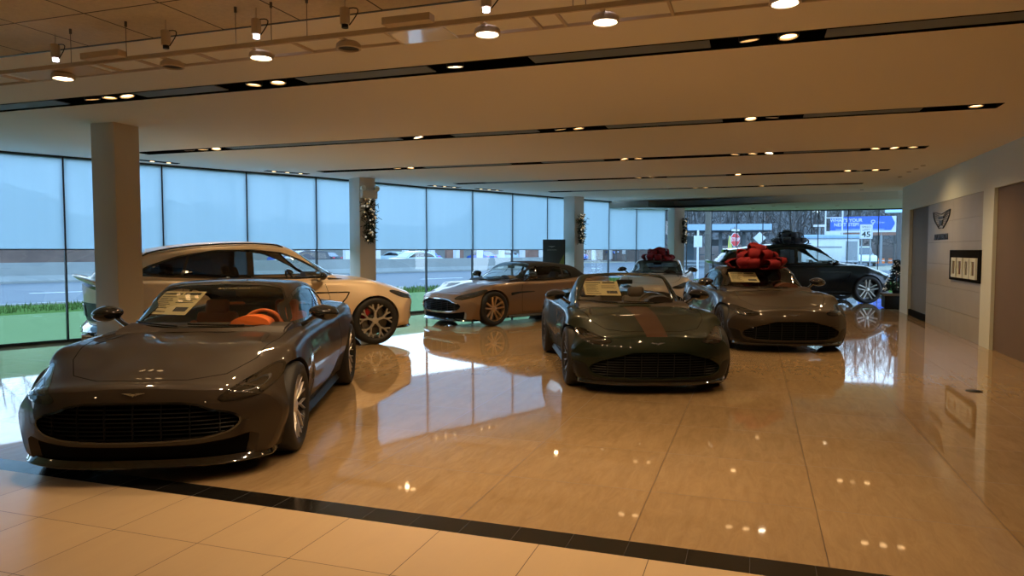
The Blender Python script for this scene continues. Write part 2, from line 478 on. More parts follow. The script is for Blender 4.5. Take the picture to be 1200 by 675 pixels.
def make_seat(parent, x, y, z, mat, sc=1.0):
    bm = bmesh.new()
    def rb(x0, x1, y0, y1, z0, z1, m=None, bv=.045): add_box(bm, x0, x1, y0, y1, z0, z1, m, bv)
    rb(-.26, .26, -.24, .24, -.04, .12)
    rb(-.25, .26, -.27, -.19, 0, .17, None, .035); rb(-.25, .26, .19, .27, 0, .17, None, .035)
    m = Matrix.Translation((-.24, 0, .08)) @ Matrix.Rotation(-.36, 4, 'Y')
    rb(-.07, .05, -.22, .22, 0, .62, m); rb(-.06, .10, -.27, -.19, .05, .50, m, .035); rb(-.06, .10, .19, .27, .05, .50, m, .035)
    seat = from_bm('seat', bm, mat, parent, 50); seat.location = (x, y, z); seat.scale = (sc, sc, sc)
    bm = bmesh.new(); m2 = Matrix.Translation((-.24, 0, .08)) @ Matrix.Rotation(-.30, 4, 'Y')
    add_box(bm, -.06, .04, -.13, .13, .58, .75, m2, .045)
    from_bm('headrest', bm, mat, seat, 50)
    return seat
def make_interior(car, p):
    mat, drk = p['leather'], p.get('dash', 'dark_leather'); z = p['floor']+.02; xs = p['seat_x']; zd = p['dash_z']; xd = p['dash_x']; W = p['cab_w']
    # dashboard: long rounded shelf under the windscreen
    bm = bmesh.new()
    prof = [(0, 0), (.28, -.03), (.34, -.10), (.30, -.40), (-.02, -.40), (-.10, -.30), (-.06, -.16), (-.12, -.10), (-.11, -.03)]
    add_prism(bm, [(xd+a, zd+b) for a, b in prof], 'y', -W, W)
    bmesh.ops.bevel(bm, geom=bm.edges[:], offset=.015, segments=2, affect='EDGES')
    from_bm('dashboard', bm, drk, car, 50)
    bm = bmesh.new(); add_prism(bm, [(xd-.10+a, zd+b) for a, b in [(0, -.13), (.0, -.16), (-.04, -.36), (-.9, -.44), (-.9, -.52), (-.04, -.5), (.1, -.5), (.1, -.13)]], 'y', -.11, .11)
    from_bm('centre_console', bm, drk, car, 30)
    # steering wheel on the driver's side (+y)
    sw = empty('steering_wheel', (xd-.26, .36, zd-.085), 0, car); sw.rotation_euler = (0, -.42, 0)
    pts = [(0, .185*math.cos(2*PI*k/36), .175*math.sin(2*PI*k/36)) for k in range(36)]
    tube('wheel_rim', pts, .017, p.get('wheel_mat', drk), sw, 10, True)
    bm = bmesh.new(); add_box(bm, -.0, .05, -.07, .07, -.06, .05, None, .02)
    for a in (PI, 0, -PI/2): add_bar(bm, (.02, .04*math.cos(a), .04*math.sin(a)), (0, .18*math.cos(a), .17*math.sin(a)), .035, .025, .012, (-1, 0, 0))
    from_bm('wheel_boss', bm, p.get('wheel_mat', drk), sw, 50)
    bm = bmesh.new(); add_prism(bm, smooth_poly([(.20, zd-.09), (.20, zd+.01), (.28, zd+.055), (.36, zd+.065), (.44, zd+.055), (.52, zd+.01), (.52, zd-.09)], 40), 'x', xd-.06, xd+.14)
    from_bm('instrument_hood', bm, p.get('hood_mat', drk), car, 40)
    for y in (-.36, .36): make_seat(car, xs, y, z+.05, mat, .95)
    if p.get('rear'):
        for y in (-.34, .34): make_seat(car, p['rear'], y, z+.10, mat, p.get('rear_sc', .8))
    # trim lining of the tub
    bm = bmesh.new(); a, b = p['cab']; add_box(bm, a+.012, b-.012, -W+.012, W-.012, z-.012, p['belt']-.06)
    bmesh.ops.delete(bm, geom=[f for f in bm.faces if f.normal.z > .9], context='FACES')
    o = from_bm('cabin_lining', bm, 'dark_leather', car, 0)
    md = o.modifiers.new('s', 'SOLIDIFY'); md.thickness = .008; md.offset = 1

def make_mirror(car, x, y, z, side, mat, arm_z):
    root = empty('door_mirror', (x, side*y, z), 0, car)
    bm = bmesh.new(); bmesh.ops.create_uvsphere(bm, u_segments=24, v_segments=14, radius=1)
    for v in bm.verts:
        c = v.co; s_ = 1-.22*max(0, side*-c.y); c.x *= s_; c.z *= s_
        if c.x < -.25: c.x = -.25
        v.co = Vector((c.x*.11, c.y*.135, c.z*.072-.012*side*c.y))
    from_bm('mirror_housing', bm, mat, root, 50)
    bm = bmesh.new(); add_prism(bm, smooth_poly([(-.105, -.03), (-.1, .045), (0, .058), (.1, .045), (.108, -.02), (.06, -.055), (-.06, -.055)], 32), 'x', -.031, -.028)
    from_bm('mirror_glass', bm, 'mirror', root, 0)
    bm = bmesh.new(); add_tube(bm, [(.01, -side*.08, -.035), (.02, -side*.13, -.075), (.03, -side*.19, arm_z)], [.022, .018, .022], 8)
    for v in bm.verts: v.co.x = .02+(v.co.x-.02)*1.9
    from_bm('mirror_arm', bm, 'gloss_black', root, 50)
    return root

def wing_badge(name, parent, mat, w=.13, depth=.004):
    """winged emblem, flat relief in the local y-z plane facing +x, width w"""
    bm = bmesh.new(); s = w/2
    def pr(poly, d0=0, d1=depth): add_prism(bm, [(a*s, b*s) for a, b in poly], 'x', d0, d1)
    pr([(-.16, .10), (.16, .10), (.16, -.06), (-.16, -.06)], 0, depth*1.5)
    for sg in (-1, 1):
        for k in range(4):
            t = k*.062
            p = [(sg*(.17), .16-t*1.3), (sg*(1.0-k*.17), .17-t*.55), (sg*(.93-k*.19), .125-t*.75), (sg*.17, .115-t*1.3)]
            pr(p if sg > 0 else p[::-1])
    pr([(-.10, -.07), (.10, -.07), (.05, -.16), (-.05, -.16)])
    return from_bm(name, bm, mat, parent, 0)

def window_sticker(car, bvh, y0, y1, z0, z1, skew=0, xo=-.012, lines=True, name='price_sheet'):
    def mk(nm, a0, a1, b0, b1, mat, off, res=(10, 6)):
        bm = bmesh.new(); V = []
        for j in range(res[1]+1):
            row = []
            for i in range(res[0]+1):
                b = b0+(b1-b0)*j/res[1]; a = a0+(a1-a0)*i/res[0]
                y = y0+(y1-y0)*a+skew*(b-.5); z = z0+(z1-z0)*b
                l, nn = shoot(bvh, (y, z), 'x', 1)
                row.append(bm.verts.new((l.x+off, y, z)) if l else bm.verts.new((0, y, z)))
            V.append(row)
        for j in range(res[1]):
            for i in range(res[0]): bm.faces.new((V[j][i], V[j][i+1], V[j+1][i+1], V[j+1][i]))
        return bm
    bm = mk(name, 0, 1, 0, 1, 'paper', xo)
    sheet = from_bm(name, bm, 'paper', car, 40)
    if lines:
        rnd = random.Random(5); bm = bmesh.new()
        spans = [(.06, .5, .86, .93), (.55, .92, .84, .95), (.06, .42, .74, .77), (.06, .36, .66, .69), (.06, .4, .58, .61), (.06, .33, .50, .53), (.06, .40, .42, .45), (.06, .35, .34, .37), (.06, .40, .26, .29),
                 (.50, .92, .66, .69), (.50, .86, .58, .61), (.50, .92, .50, .53), (.62, .92, .14, .32), (.06, .45, .10, .14)]
        for a0, a1, b0, b1 in spans:
            t = mk('t', a0, a1, b0, b1, None, xo+.003, (4, 1)); me = bpy.data.meshes.new('t'); t.to_mesh(me); t.free(); bm.from_mesh(me); bpy.data.meshes.remove(me)
        from_bm('printed_lines', bm, 'ink', sheet, 0)
    return sheet
def sweepF(a, w, e, lo, hi, zc, ztop=None):
    return lambda y, z: a*(y/w)**e + (hi*(z-zc)**2 if z > zc else lo*(zc-z)**2)
GT_BODY = [
 #  x     zf    ws    zs    wm    zm    wsh   zsh   d80   d50   d25   zc
 (-2.42, .30, .72, .38, .80, .62, .72, .875, .925, .945, .950, .950),
 (-2.30, .22, .78, .30, .87, .62, .78, .895, .935, .955, .960, .960),
 (-2.00, .15, .83, .22, .93, .61, .84, .915, .940, .960, .965, .968),
 (-1.40, .12, .86, .20, .970, .60, .885, .905, .930, .950, .955, .955),
 (-0.80, .12, .84, .20, .925, .56, .870, .870, .895, .920, .930, .935),
 (0.00, .12, .82, .19, .895, .52, .855, .850, .870, .885, .895, .900),
 (0.60, .12, .82, .19, .905, .52, .850, .850, .870, .885, .893, .897),
 (0.95, .12, .84, .19, .930, .56, .850, .846, .862, .878, .872, .882),
 (1.40, .12, .86, .19, .955, .58, .850, .828, .838, .842, .838, .850),
 (1.80, .12, .86, .16, .962, .50, .830, .750, .772, .780, .780, .794),
 (2.05, .12, .85, .14, .950, .44, .810, .675, .705, .710, .728, .738),
 (2.22, .13, .83, .15, .925, .42, .780, .600, .635, .655, .668, .674)]
GT_HOUSE = [
 #  x      z0   wb   wr    zr     zc
 (-2.10, .90, .46, .36, .955, .965),
 (-1.75, .88, .58, .46, 1.030, 1.055),
 (-1.30, .84, .68, .52, 1.130, 1.165),
 (-0.80, .82, .735, .560, 1.205, 1.245),
 (-0.35, .81, .760, .575, 1.235, 1.283),
 (0.00, .80, .770, .575, 1.225, 1.276),
 (0.15, .80, .770, .582, 1.190, 1.250),
 (0.45, .80, .760, .625, 1.040, 1.100),
 (0.75, .80, .740, .665, .905, .960),
 (0.92, .79, .720, .670, .840, .885)]
SUV_BODY = [
 (-2.52, .42, .74, .52, .84, .78, .80, 1.02, 1.10, 1.13, 1.14, 1.145),
 (-2.42, .34, .80, .46, .90, .80, .83, 1.05, 1.12, 1.14, 1.15, 1.155),
 (-2.05, .26, .88, .38, .965, .78, .89, 1.08, 1.11, 1.12, 1.12, 1.12),
 (-1.53, .22, .92, .34, 1.000, .76, .925, 1.08, 1.10, 1.10, 1.10, 1.10),
 (-0.80, .22, .89, .33, .965, .72, .915, 1.04, 1.07, 1.08, 1.08, 1.08),
 (0.00, .22, .87, .32, .945, .70, .905, 1.02, 1.05, 1.06, 1.06, 1.06),
 (0.70, .22, .87, .32, .955, .70, .895, 1.03, 1.06, 1.08, 1.09, 1.10),
 (1.10, .22, .90, .32, .975, .72, .885, 1.035, 1.065, 1.085, 1.105, 1.12),
 (1.53, .22, .92, .34, 1.000, .76, .875, 1.015, 1.045, 1.050, 1.07, 1.08),
 (2.00, .22, .91, .32, 1.0, .68, .860, .930, .965, .975, .99, 1.00),
 (2.25, .22, .89, .30, .975, .60, .830, .840, .880, .900, .915, .922),
 (2.41, .23, .86, .30, .945, .56, .790, .740, .790, .820, .835, .842)]
SUV_HOUSE = [
 (-2.42, 1.02, .62, .50, 1.115, 1.145),
 (-2.15, 1.00, .70, .58, 1.345, 1.410),
 (-1.60, .98, .78, .635, 1.480, 1.565),
 (-1.00, .97, .81, .655, 1.550, 1.640),
 (-0.40, .96, .82, .660, 1.575, 1.665),
 (0.10, .95, .82, .660, 1.550, 1.640),
 (0.30, .95, .82, .665, 1.490, 1.585),
 (0.65, .95, .81, .690, 1.310, 1.395),
 (1.00, .95, .78, .720, 1.110, 1.180),
 (1.20, .95, .75, .710, 1.010, 1.065)]
def db_grille():
    h = [(0, .548), (.30, .545), (.42, .525), (.50, .488), (.60, .466), (.665, .430), (.66, .385), (.60, .340), (.45, .308), (.2, .296), (0, .294)]
    return round_poly(h+[(-a, b) for a, b in h[-2:0:-1]], .02, 120)
def van_grille():
    h = [(0, .478), (.28, .475), (.40, .442), (.60, .388), (.715, .325), (.735, .280), (.70, .232), (.55, .196), (.25, .184), (0, .182)]
    return round_poly(h+[(-a, b) for a, b in h[-2:0:-1]], .035, 120)
def suv_grille():
    h = [(0, .72), (.34, .715), (.50, .66), (.66, .62), (.72, .56), (.70, .46), (.58, .40), (.3, .375), (0, .37)]
    return round_poly(h+[(-a, b) for a, b in h[-2:0:-1]], .03, 120)
SX = lambda T, k, j=0: [tuple([r[0]*k]+list(r[1:])) for r in T]

def build_car(kind, spec):
    p = dict(
        gt=dict(body=GT_BODY, house=GT_HOUSE, F=sweepF(.29, .85, 3.2, .35, 1.6, .42), R=sweepF(.26, .8, 2.4, .35, .0, .88), fx=1.35, rx=-1.5,
                hx=dict(fx=-.1, rx=-1.0, fs=.24, rs=.10), ax=1.4025, r=(.350, .358), tw=(.26, .30), rim=.262, yw=(.938, .955),
                cab=(-1.20, .62), cab_w=.70, belt=.93, floor=.22, seat_x=-.32, dash_x=.55, dash_z=.93, rear=-.98,
                mir=(.42, .95, 1.00), mir_arm=-.11),
        suv=dict(body=SUV_BODY, house=SUV_HOUSE, F=sweepF(.30, .85, 3.0, .5, 1.0, .60), R=sweepF(.22, .8, 2.4, .16, .0, 1.1), fx=1.4, rx=-1.6,
                 hx=dict(fx=.1, rx=-1.4, fs=.22, rs=.10), ax=1.53, r=(.385, .385), tw=(.285, .32), rim=.292, yw=(.975, .980),
                 cab=(-1.9, .85), cab_w=.74, belt=1.10, floor=.45, seat_x=-.10, dash_x=.78, dash_z=1.10, rear=-1.0, rear_sc=.95,
                 mir=(.62, .98, 1.13), mir_arm=-.085))['suv' if kind == 'suv' else 'gt'].copy()
    if kind in ('vantage', 'roadster'):
        p['body'] = SX(GT_BODY, .945); p['house'] = SX(GT_HOUSE, .945); p['ax'] = 1.352; p['r'] = (.345, .352)
        p['body'] = [tuple(list(r[:11])+[r[11]-.004]) for r in p['body']]
        p['mir'] = (.40, .95, 1.00); p['rear'] = None
    p.update(spec)
    car = empty(p['name'])
    tag(car, p['label'], 'car')
    # ---- lower body
    bm = body_mesh(p['body'], p['fx'], p['rx'], p['F'], p['R'])
    body = from_bm('body', bm, p['paint'], car, 40)
    bvh = bvh_of(body); ax = p['ax']
    cuts = []
    for s in (1, -1):
        for x, r in ((ax, p['r'][0]), (-ax, p['r'][1])):
            R_ = r+.030
            poly = [(x+R_*math.cos(2*PI*k/48), r+R_*math.sin(2*PI*k/48)) for k in range(48)]
            cuts.append(cutter(poly, 'y', s*.58, s*1.4))
    W = p['cab_w']; a, b = p['cab']
    cuts.append(cutter(round_poly([(a, -W), (b, -W), (b, W), (a, W)], .10, 40), 'z', p['floor'], 2.2))
    g = {'gt': db_grille, 'suv': suv_grille}.get(kind if kind in ('gt', 'suv') else '', van_grille)() if kind != 'volante' else db_grille()
    def front_x(y, z):
        l, _ = shoot(bvh, (y, z), 'x', 1); return l.x if l else None
    xg = front_x(.60, .36 if kind != 'suv' else .55) or 2.0
    cuts.append(cutter(g, 'x', xg-.12, 3.2))
    gt = kind != 'suv'
    if kind in ('gt', 'volante'):
        h = [(0, .262), (.40, .268), (.62, .290), (.73, .315), (.86, .215), (.82, .150), (.5, .140), (0, .138)]
        low = round_poly(h+[(-q, w) for q, w in h[-2:0:-1]], .02, 100)
    elif kind == 'suv':
        h = [(0, .335), (.4, .34), (.66, .37), (.72, .34), (.6, .28), (0, .27)]
        low = round_poly(h+[(-q, w) for q, w in h[-2:0:-1]], .02, 100)
    else: low = None
    if low: cuts.append(cutter(low, 'x', xg-.12, 3.2))
    boolean(body, cuts)
    # ---- grille: frame, backing and bars set back inside the opening
    def inside(poly, y, z):
        c = False; n = len(poly)
        for i in range(n):
            (x1, y1), (x2, y2) = poly[i], poly[(i+1) % n]
            if (y1 > z) != (y2 > z) and y < (x2-x1)*(z-y1)/(y2-y1)+x1: c = not c
        return c
    gm = 'satin_black'
    def grille_part(nm, poly, back, vanes, uprights, mat):
        root = patch(nm, offset_poly(poly, -.002), 'x', 1, bvh, 'matte_black', car, off=0, thick=0, push=back, rings=12)
        bm = bmesh.new(); zs = [q[1] for q in poly]; ys = [q[0] for q in poly]
        z = min(zs)+vanes*.6
        while z < max(zs)-.006:
            run = [y for y in np.arange(min(ys), max(ys), .012) if inside(poly, y, z)]
            if len(run) > 3:
                pts = []
                for y in run[::3]+[run[-1]]:
                    l, _ = shoot(bvh, (y, z), 'x', 1)
                    if l: pts.append((l.x-.022, y, z))
                for q0, q1 in zip(pts, pts[1:]):
                    V = [bm.verts.new((q0[0], q0[1], q0[2]+.0045)), bm.verts.new((q0[0]+.008, q0[1], q0[2]-.003)), bm.verts.new((q1[0]+.008, q1[1], q1[2]-.003)), bm.verts.new((q1[0], q1[1], q1[2]+.0045)),
                         bm.verts.new((q0[0]-.02, q0[1], q0[2]-.006)), bm.verts.new((q1[0]-.02, q1[1], q1[2]-.006))]
                    bm.faces.new((V[0], V[1], V[2], V[3])); bm.faces.new((V[1], V[4], V[5], V[2])); bm.faces.new((V[4], V[0], V[3], V[5]))
            z += vanes
        for y in uprights:
            zz = [z for z in np.arange(min(zs), max(zs), .006) if inside(poly, y, z)]
            if len(zz) > 3:
                for z0, z1 in zip(zz[::4], zz[4::4]):
                    xa, xb = shoot(bvh, (y, z0), 'x', 1)[0].x, shoot(bvh, (y, z1), 'x', 1)[0].x
                    add_bar(bm, (xa-.012, y, z0), (xb-.012, y, z1), .007, .007, .02, (1, 0, 0))
        from_bm('grille_vanes', bm, 'satin_black', root, 30)
        return root
    grille_part('grille', g, .065, .028 if gt else .036, [-.54, -.36, -.18, 0, .18, .36, .54], gm)
    patch('grille_surround', offset_poly(g, .009), 'x', 1, bvh, p.get('surround', 'gloss_black'), car, off=.004, thick=.02, inner=offset_poly(g, -.004))
    if low:
        patch('lower_intake', offset_poly(low, -.002), 'x', 1, bvh, 'matte_black', car, off=0, thick=0, push=.05, rings=8)
    # splitter: blade that follows the bottom of the nose
    bm = bmesh.new(); rows = []; zb = .115 if gt else .24
    for k in range(41):
        y = -.88+1.76*k/40
        l, _ = shoot(bvh, (y, zb+.055), 'x', 1)
        if not l or l.x < (1.75 if gt else 1.95): continue
        x = l.x+.012
        rows.append([bm.verts.new(q) for q in ((x-.20, y, zb), (x, y, zb), (x+.006, y, zb+.008), (x-.004, y, zb+.016), (x-.03, y, zb+.05), (x-.2, y, zb+.05))])
    for A, B in zip(rows, rows[1:]):
        for k in range(6): bm.faces.new((A[k], A[(k+1) % 6], B[(k+1) % 6], B[k]))
    bm.faces.new(rows[0]); bm.faces.new(rows[-1][::-1])
    from_bm('front_splitter', bm, 'gloss_black', car, 40)
    if kind in ('vantage', 'roadster'):   # dark corner intakes beside and below the grille
        for s in (1, -1):
            q = round_poly([(s*.76, .33), (s*.89, .36), (s*.895, .20), (s*.62, .165), (s*.72, .22)], .02, 50)
            patch('side_intake', q, 'x', 1, bvh, 'satin_black', car, off=.004)
        h = [(0, .172), (.5, .178), (.70, .19), (.78, .17), (.5, .150), (0, .146)]
        patch('lower_trim', round_poly(h+[(-q, w) for q, w in h[-2:0:-1]], .01, 90), 'x', 1, bvh, 'satin_black', car, off=.004)
    # ---- headlights
    for s in (1, -1):
        if kind in ('gt', 'volante'):
            h = [(.535, .560), (.64, .545), (.745, .560), (.815, .600), (.850, .660), (.845, .715), (.80, .722), (.72, .680), (.62, .625)]
        elif kind == 'suv':
            h = [(.60, .735), (.70, .715), (.80, .74), (.85, .79), (.86, .85), (.80, .86), (.70, .81)]
        else:
            h = [(.50, .590), (.60, .560), (.72, .565), (.80, .600), (.835, .650), (.82, .690), (.76, .685), (.64, .640)]
        h = smooth_poly([(s*q, w) for q, w in h], 60)
        hl = patch('headlight', h, 'x', 1, bvh, 'lens', car, off=.004, thick=.012)
        patch('lens_rim', offset_poly(h, .006), 'x', 1, bvh, 'gloss_black', hl, off=.0055, thick=.01, inner=offset_poly(h, -.006))
        c = (sum(q[0] for q in h)/60, sum(q[1] for q in h)/60)
        ins = [(c[0]+(q[0]-c[0])*.62, c[1]+(q[1]-c[1])*.42) for q in h]
        patch('light_strip', ins, 'x', 1, bvh, 'dark_alloy', hl, off=.0062, thick=.004, inner=[(c[0]+(q[0]-c[0])*.54, c[1]+(q[1]-c[1])*.30) for q in h])
    # badge
    bz = .60 if kind in ('gt', 'volante') else (.565 if gt else .80)
    l, nn = shoot(bvh, (0, bz), 'x', 1)
    bd = wing_badge('badge', car, p.get('badge', 'badge'), .15)
    bd.location = l+nn*.004; bd.rotation_euler = (0, -math.asin(max(-1, min(1, nn.z))), 0)
    # ---- seams: bonnet, doors, bumper
    def seam(nm, pts, axis, s, b_=bvh, w=.006): return strip(nm, pts, axis, s, b_, 'matte_black', car, w, .0012)
    kx = 1 if gt else 1.07; zt = 0 if gt else .22
    top = [(.80*kx, .70), (1.15*kx, .72), (1.6*kx, .66), (1.88*kx, .52), (2.02*kx, .30), (2.06*kx, 0)]
    if kind in ('vantage', 'roadster'): top = [(x*.93, y) for x, y in top]
    seam('bonnet_seam', top+[(x, -y) for x, y in top[-2::-1]], 'z', 1)
    for s in (1, -1):
        if gt: d = [(.62, .835), (.66, .70), (.66, .42), (.60, .24), (-.50, .24), (-.72, .42), (-.80, .62), (-.78, .84)]
        else: d = [(.72, 1.0), (.78, .8), (.76, .5), (.70, .40), (-.30, .40), (-.36, .6), (-.36, 1.0)]
        seam('door_seam', d, 'y', s)
        if not gt:
            seam('door_seam', [(-.36, .40), (-.95, .40), (-1.12, .62), (-1.30, .80), (-1.32, 1.02)], 'y', s)
        # fender strake
        if gt:
            st = [(.98, .66), (.98, .60), (.70, .640), (.30, .655), (.30, .668), (.70, .672)] if kind in ('gt', 'volante') else [(.98, .64), (.90, .50), (.62, .50), (.60, .53), (.84, .545), (.90, .66)]
        else: st = [(1.02, .86), (1.02, .825), (.94, .70), (.80, .56), (.86, .70), (.955, .835), (.60, .855), (.25, .86), (.25, .868), (.6, .872)]
        if gt: patch('side_vent', round_poly(st, .006, 60), 'y', s, bvh, 'gloss_black', car, off=.005)
        else:
            pts = [(.22, .868), (.60, .868), (1.09, .864), (1.04, .78), (.95, .68), (.84, .56)]
            strip('side_vent', pts, 'y', s, bvh, 'gloss_black', car, .018, .005)
        # sill blade
        hz = .155 if gt else .30
        bm = bmesh.new(); n0 = None
        for k in range(17):
            x = -ax+.42+(2*ax-.84)*k/16; y0 = (.845 if gt else .90)+.03*math.sin(PI*k/16)*0
            row = [bm.verts.new((x, s*q, z)) for q, z in ((y0-.10, hz-.02), (y0+.012, hz-.02), (y0+.022, hz-.010), (y0+.012, hz), (y0-.01, hz+.04), (y0-.1, hz+.04))]
            if n0:
                for j in range(6): bm.faces.new((n0[j], n0[(j+1) % 6], row[(j+1) % 6], row[j]))
            else: bm.faces.new(row)
            n0 = row
        bm.faces.new(n0[::-1]); from_bm('side_sill', bm, 'satin_black', car, 40)
        hx = (-.52, .80) if gt else (-.12, .97)
        hd = strip('door_handle', [(hx[0], hx[1]), (hx[0]+.20, hx[1]+.004)], 'y', s, bvh, p['paint'], car, .022, .012)
        if not gt: strip('door_handle', [(-1.12, .985), (-.93, .98)], 'y', s, bvh, p['paint'], car, .022, .012)
        if gt:   # bonnet vent near the cowl
            v = smooth_poly([(.98, s*.56), (1.26, s*.60), (1.33, s*.635), (1.20, s*.625), (.98, s*.60)], 40)
            patch('bonnet_vent', v, 'z', 1, bvh, 'satin_black', car, off=.003)
    # ---- tail: lamps, plate, diffuser
    zt = .93 if gt else 1.10
    if gt:
        for s in (1, -1):
            tl = smooth_poly([(s*.30, .80), (s*.60, .835), (s*.80, .80), (s*.84, .74), (s*.72, .77), (s*.5, .79)], 50)
            patch('tail_light', tl, 'x', -1, bvh, 'lamp_red', car, off=.004)
        patch('rear_diffuser', round_poly([(-.70, .33), (.70, .33), (.6, .42), (-.6, .42)], .03, 60), 'x', -1, bvh, 'satin_black', car, off=.01)
    else:
        h = [(.86, .985), (.70, 1.055), (.40, 1.095), (0, 1.105)]
        lo_ = [(0, 1.085), (.40, 1.073), (.70, 1.03), (.86, .955)]
        patch('tail_light', smooth_poly(h+[(-q, w) for q, w in h[-2::-1]]+[(-q, w) for q, w in lo_[::-1]][:-1]+lo_, 120), 'x', -1, bvh, 'lamp_red', car, off=.006, center=(0, 1.095))
        patch('badge_strip', round_poly([(-.16, .965), (.16, .965), (.16, .985), (-.16, .985)], .005, 40), 'x', -1, bvh, 'gloss_black', car, off=.005)
        patch('number_plate', round_poly([(-.26, .60), (.26, .60), (.26, .76), (-.26, .76)], .01, 50), 'x', -1, bvh, 'plate', car, off=.02)
        patch('plate_recess', round_poly([(-.62, .54), (.62, .54), (.70, .80), (-.70, .80)], .05, 60), 'x', -1, bvh, 'satin_black', car, off=.006)
        bm = bmesh.new(); n0 = None
        for k in range(33):
            y = -.93+1.86*k/32; q = (abs(y)/.93)**3; xe = -2.56+.26*q; u = .04*(1-q)
            row = [bm.verts.new(v_) for v_ in ((xe+.35, y, .27+.1*q), (xe+.06, y, .27+.1*q), (xe+.01, y, .31+.08*q), (xe+.05, y, .36+.05*q), (xe, y, .40+.03*q), (xe+.02, y, .45), (xe+.08, y, .50), (xe+.35, y, .54))]
            if n0:
                for j in range(8): bm.faces.new((n0[j], n0[(j+1) % 8], row[(j+1) % 8], row[j]))
            else: bm.faces.new(row)
            n0 = row
        bm.faces.new(n0[::-1]); from_bm('rear_diffuser', bm, 'gloss_black', car, 40)
        for s in (1, -1):
            for k in range(2): tube('exhaust_pipe', [(-2.40, s*(.56+k*.11), .345), (-2.55, s*(.56+k*.11), .345)], .042, 'chrome', car, 20)
        # raised tail spoiler lip
        bm = bmesh.new(); n0 = None
        for k in range(31):
            y = -.84+1.68*k/30; q = (abs(y)/.84)**2.4
            xe = -2.63+.24*q; z = 1.165-.075*q
            row = [bm.verts.new(v_) for v_ in ((xe+.22, y, z-.03), (xe+.10, y, z+.008), (xe, y, z+.022), (xe-.012, y, z+.008), (xe+.03, y, z-.03), (xe+.10, y, z-.07))]
            if n0:
                for j in range(6): bm.faces.new((n0[j], n0[(j+1) % 6], row[(j+1) % 6], row[j]))
            else: bm.faces.new(row)
            n0 = row
        bm.faces.new(n0[::-1]); from_bm('tail_spoiler', bm, p['paint'], car, 50)
    # ---- cabin roof, pillars, glass
    hx = p['hx']; open_top = kind == 'roadster'
    HT = p['house']
    if kind == 'volante':
        HT = [(-1.72, .90, .60, .50, .93, .945), (-1.45, .87, .68, .56, 1.035, 1.075), (-1.15, .85, .72, .57, 1.150, 1.195), (-.8, .82, .745, .575, 1.20, 1.245)]+[r for r in HT if r[0] > -.5]
    hb = house_mesh(HT, xmin=(-.02 if open_top else None), **hx)
    full = from_bm('tmp', house_mesh(HT, **hx), None, None, 0); hv = bvh_of(full); kill(full)
    roof = from_bm('windscreen_frame' if open_top else ('fabric_roof' if kind == 'volante' else 'roof'), hb, p.get('roof_mat', p['paint']), car, 40, recalc=False)
    md = roof.modifiers.new('s', 'SOLIDIFY'); md.thickness = .035; md.offset = -1
    me = evaluated(roof); roof.modifiers.clear(); roof.data = me
    if gt:
        ws_ = [(0, 1.262), (.36, 1.250), (.525, 1.220), (.565, 1.150), (.665, .935), (.62, .905), (.3, .908), (0, .910)]
        if kind == 'suv': pass
        sw = [(.56, .915), (.40, 1.045), (.16, 1.150), (-.10, 1.188), (-.45, 1.190), (-.85, 1.150), (-1.20, 1.060), (-1.46, .960), (-1.20, .935), (-.5, .915)]
        if kind == 'volante': sw = [(.56, .915), (.40, 1.045), (.16, 1.150), (-.10, 1.180), (-.45, 1.180), (-.72, 1.150), (-.90, 1.08), (-.98, .965), (-.8, .925), (-.4, .915)]
        if kind == 'vantage': sw = [(x*.945, z) for x, z in sw]; sw[7] = (-1.30, .975)
        rw = [(-1.10, .40), (-1.30, .47), (-1.78, .40), (-1.86, 0)]
    else:
        ws_ = [(0, 1.585), (.45, 1.57), (.58, 1.53), (.64, 1.44), (.71, 1.16), (.66, 1.125), (.3, 1.135), (0, 1.14)]
        sw = [(.86, 1.105), (.62, 1.25), (.34, 1.395), (.12, 1.480), (-.30, 1.525), (-.85, 1.515), (-1.35, 1.430), (-1.72, 1.300), (-1.90, 1.185), (-1.45, 1.150), (-.60, 1.110), (.3, 1.098)]
        rw = [(-1.75, .44), (-2.2, .50), (-2.30, .42), (-2.34, 0)]
    WS = round_poly(ws_+[(-q, w) for q, w in ws_[-2:0:-1]], .05, 110)
    SW = round_poly(sw, .05, 110)
    if kind == 'roadster': SW = None
    RW = round_poly(rw+[(q, -w) for q, w in rw[-2::-1]], .06, 80)
    cuts = [cutter(WS, 'x', .0 if gt else .1, 2.2)]
    if SW:
        cuts.append(cutter(SW, 'y', .35, 1.2)); cuts.append(cutter(SW, 'y', -.35, -1.2))
        if kind == 'volante':
            RWp = round_poly([(-.34, .98), (.34, .98), (.36, 1.09), (-.36, 1.09)], .03, 60)
            cuts.append(cutter(RWp, 'x', -1.9, -.95))
        else: cuts.append(cutter(RW, 'z', .90 if gt else 1.16, 2))
    boolean(roof, cuts, 40)
    glass = 'car_glass'
    wsg = patch('windscreen', offset_poly(WS, .012), 'x', 1, hv, glass, car, off=-.004, thick=0, rings=10)
    patch('windscreen_border', offset_poly(WS, .014), 'x', 1, hv, 'gloss_black', wsg, off=-.001, thick=.004, inner=offset_poly(WS, -.014 if gt else -.03))
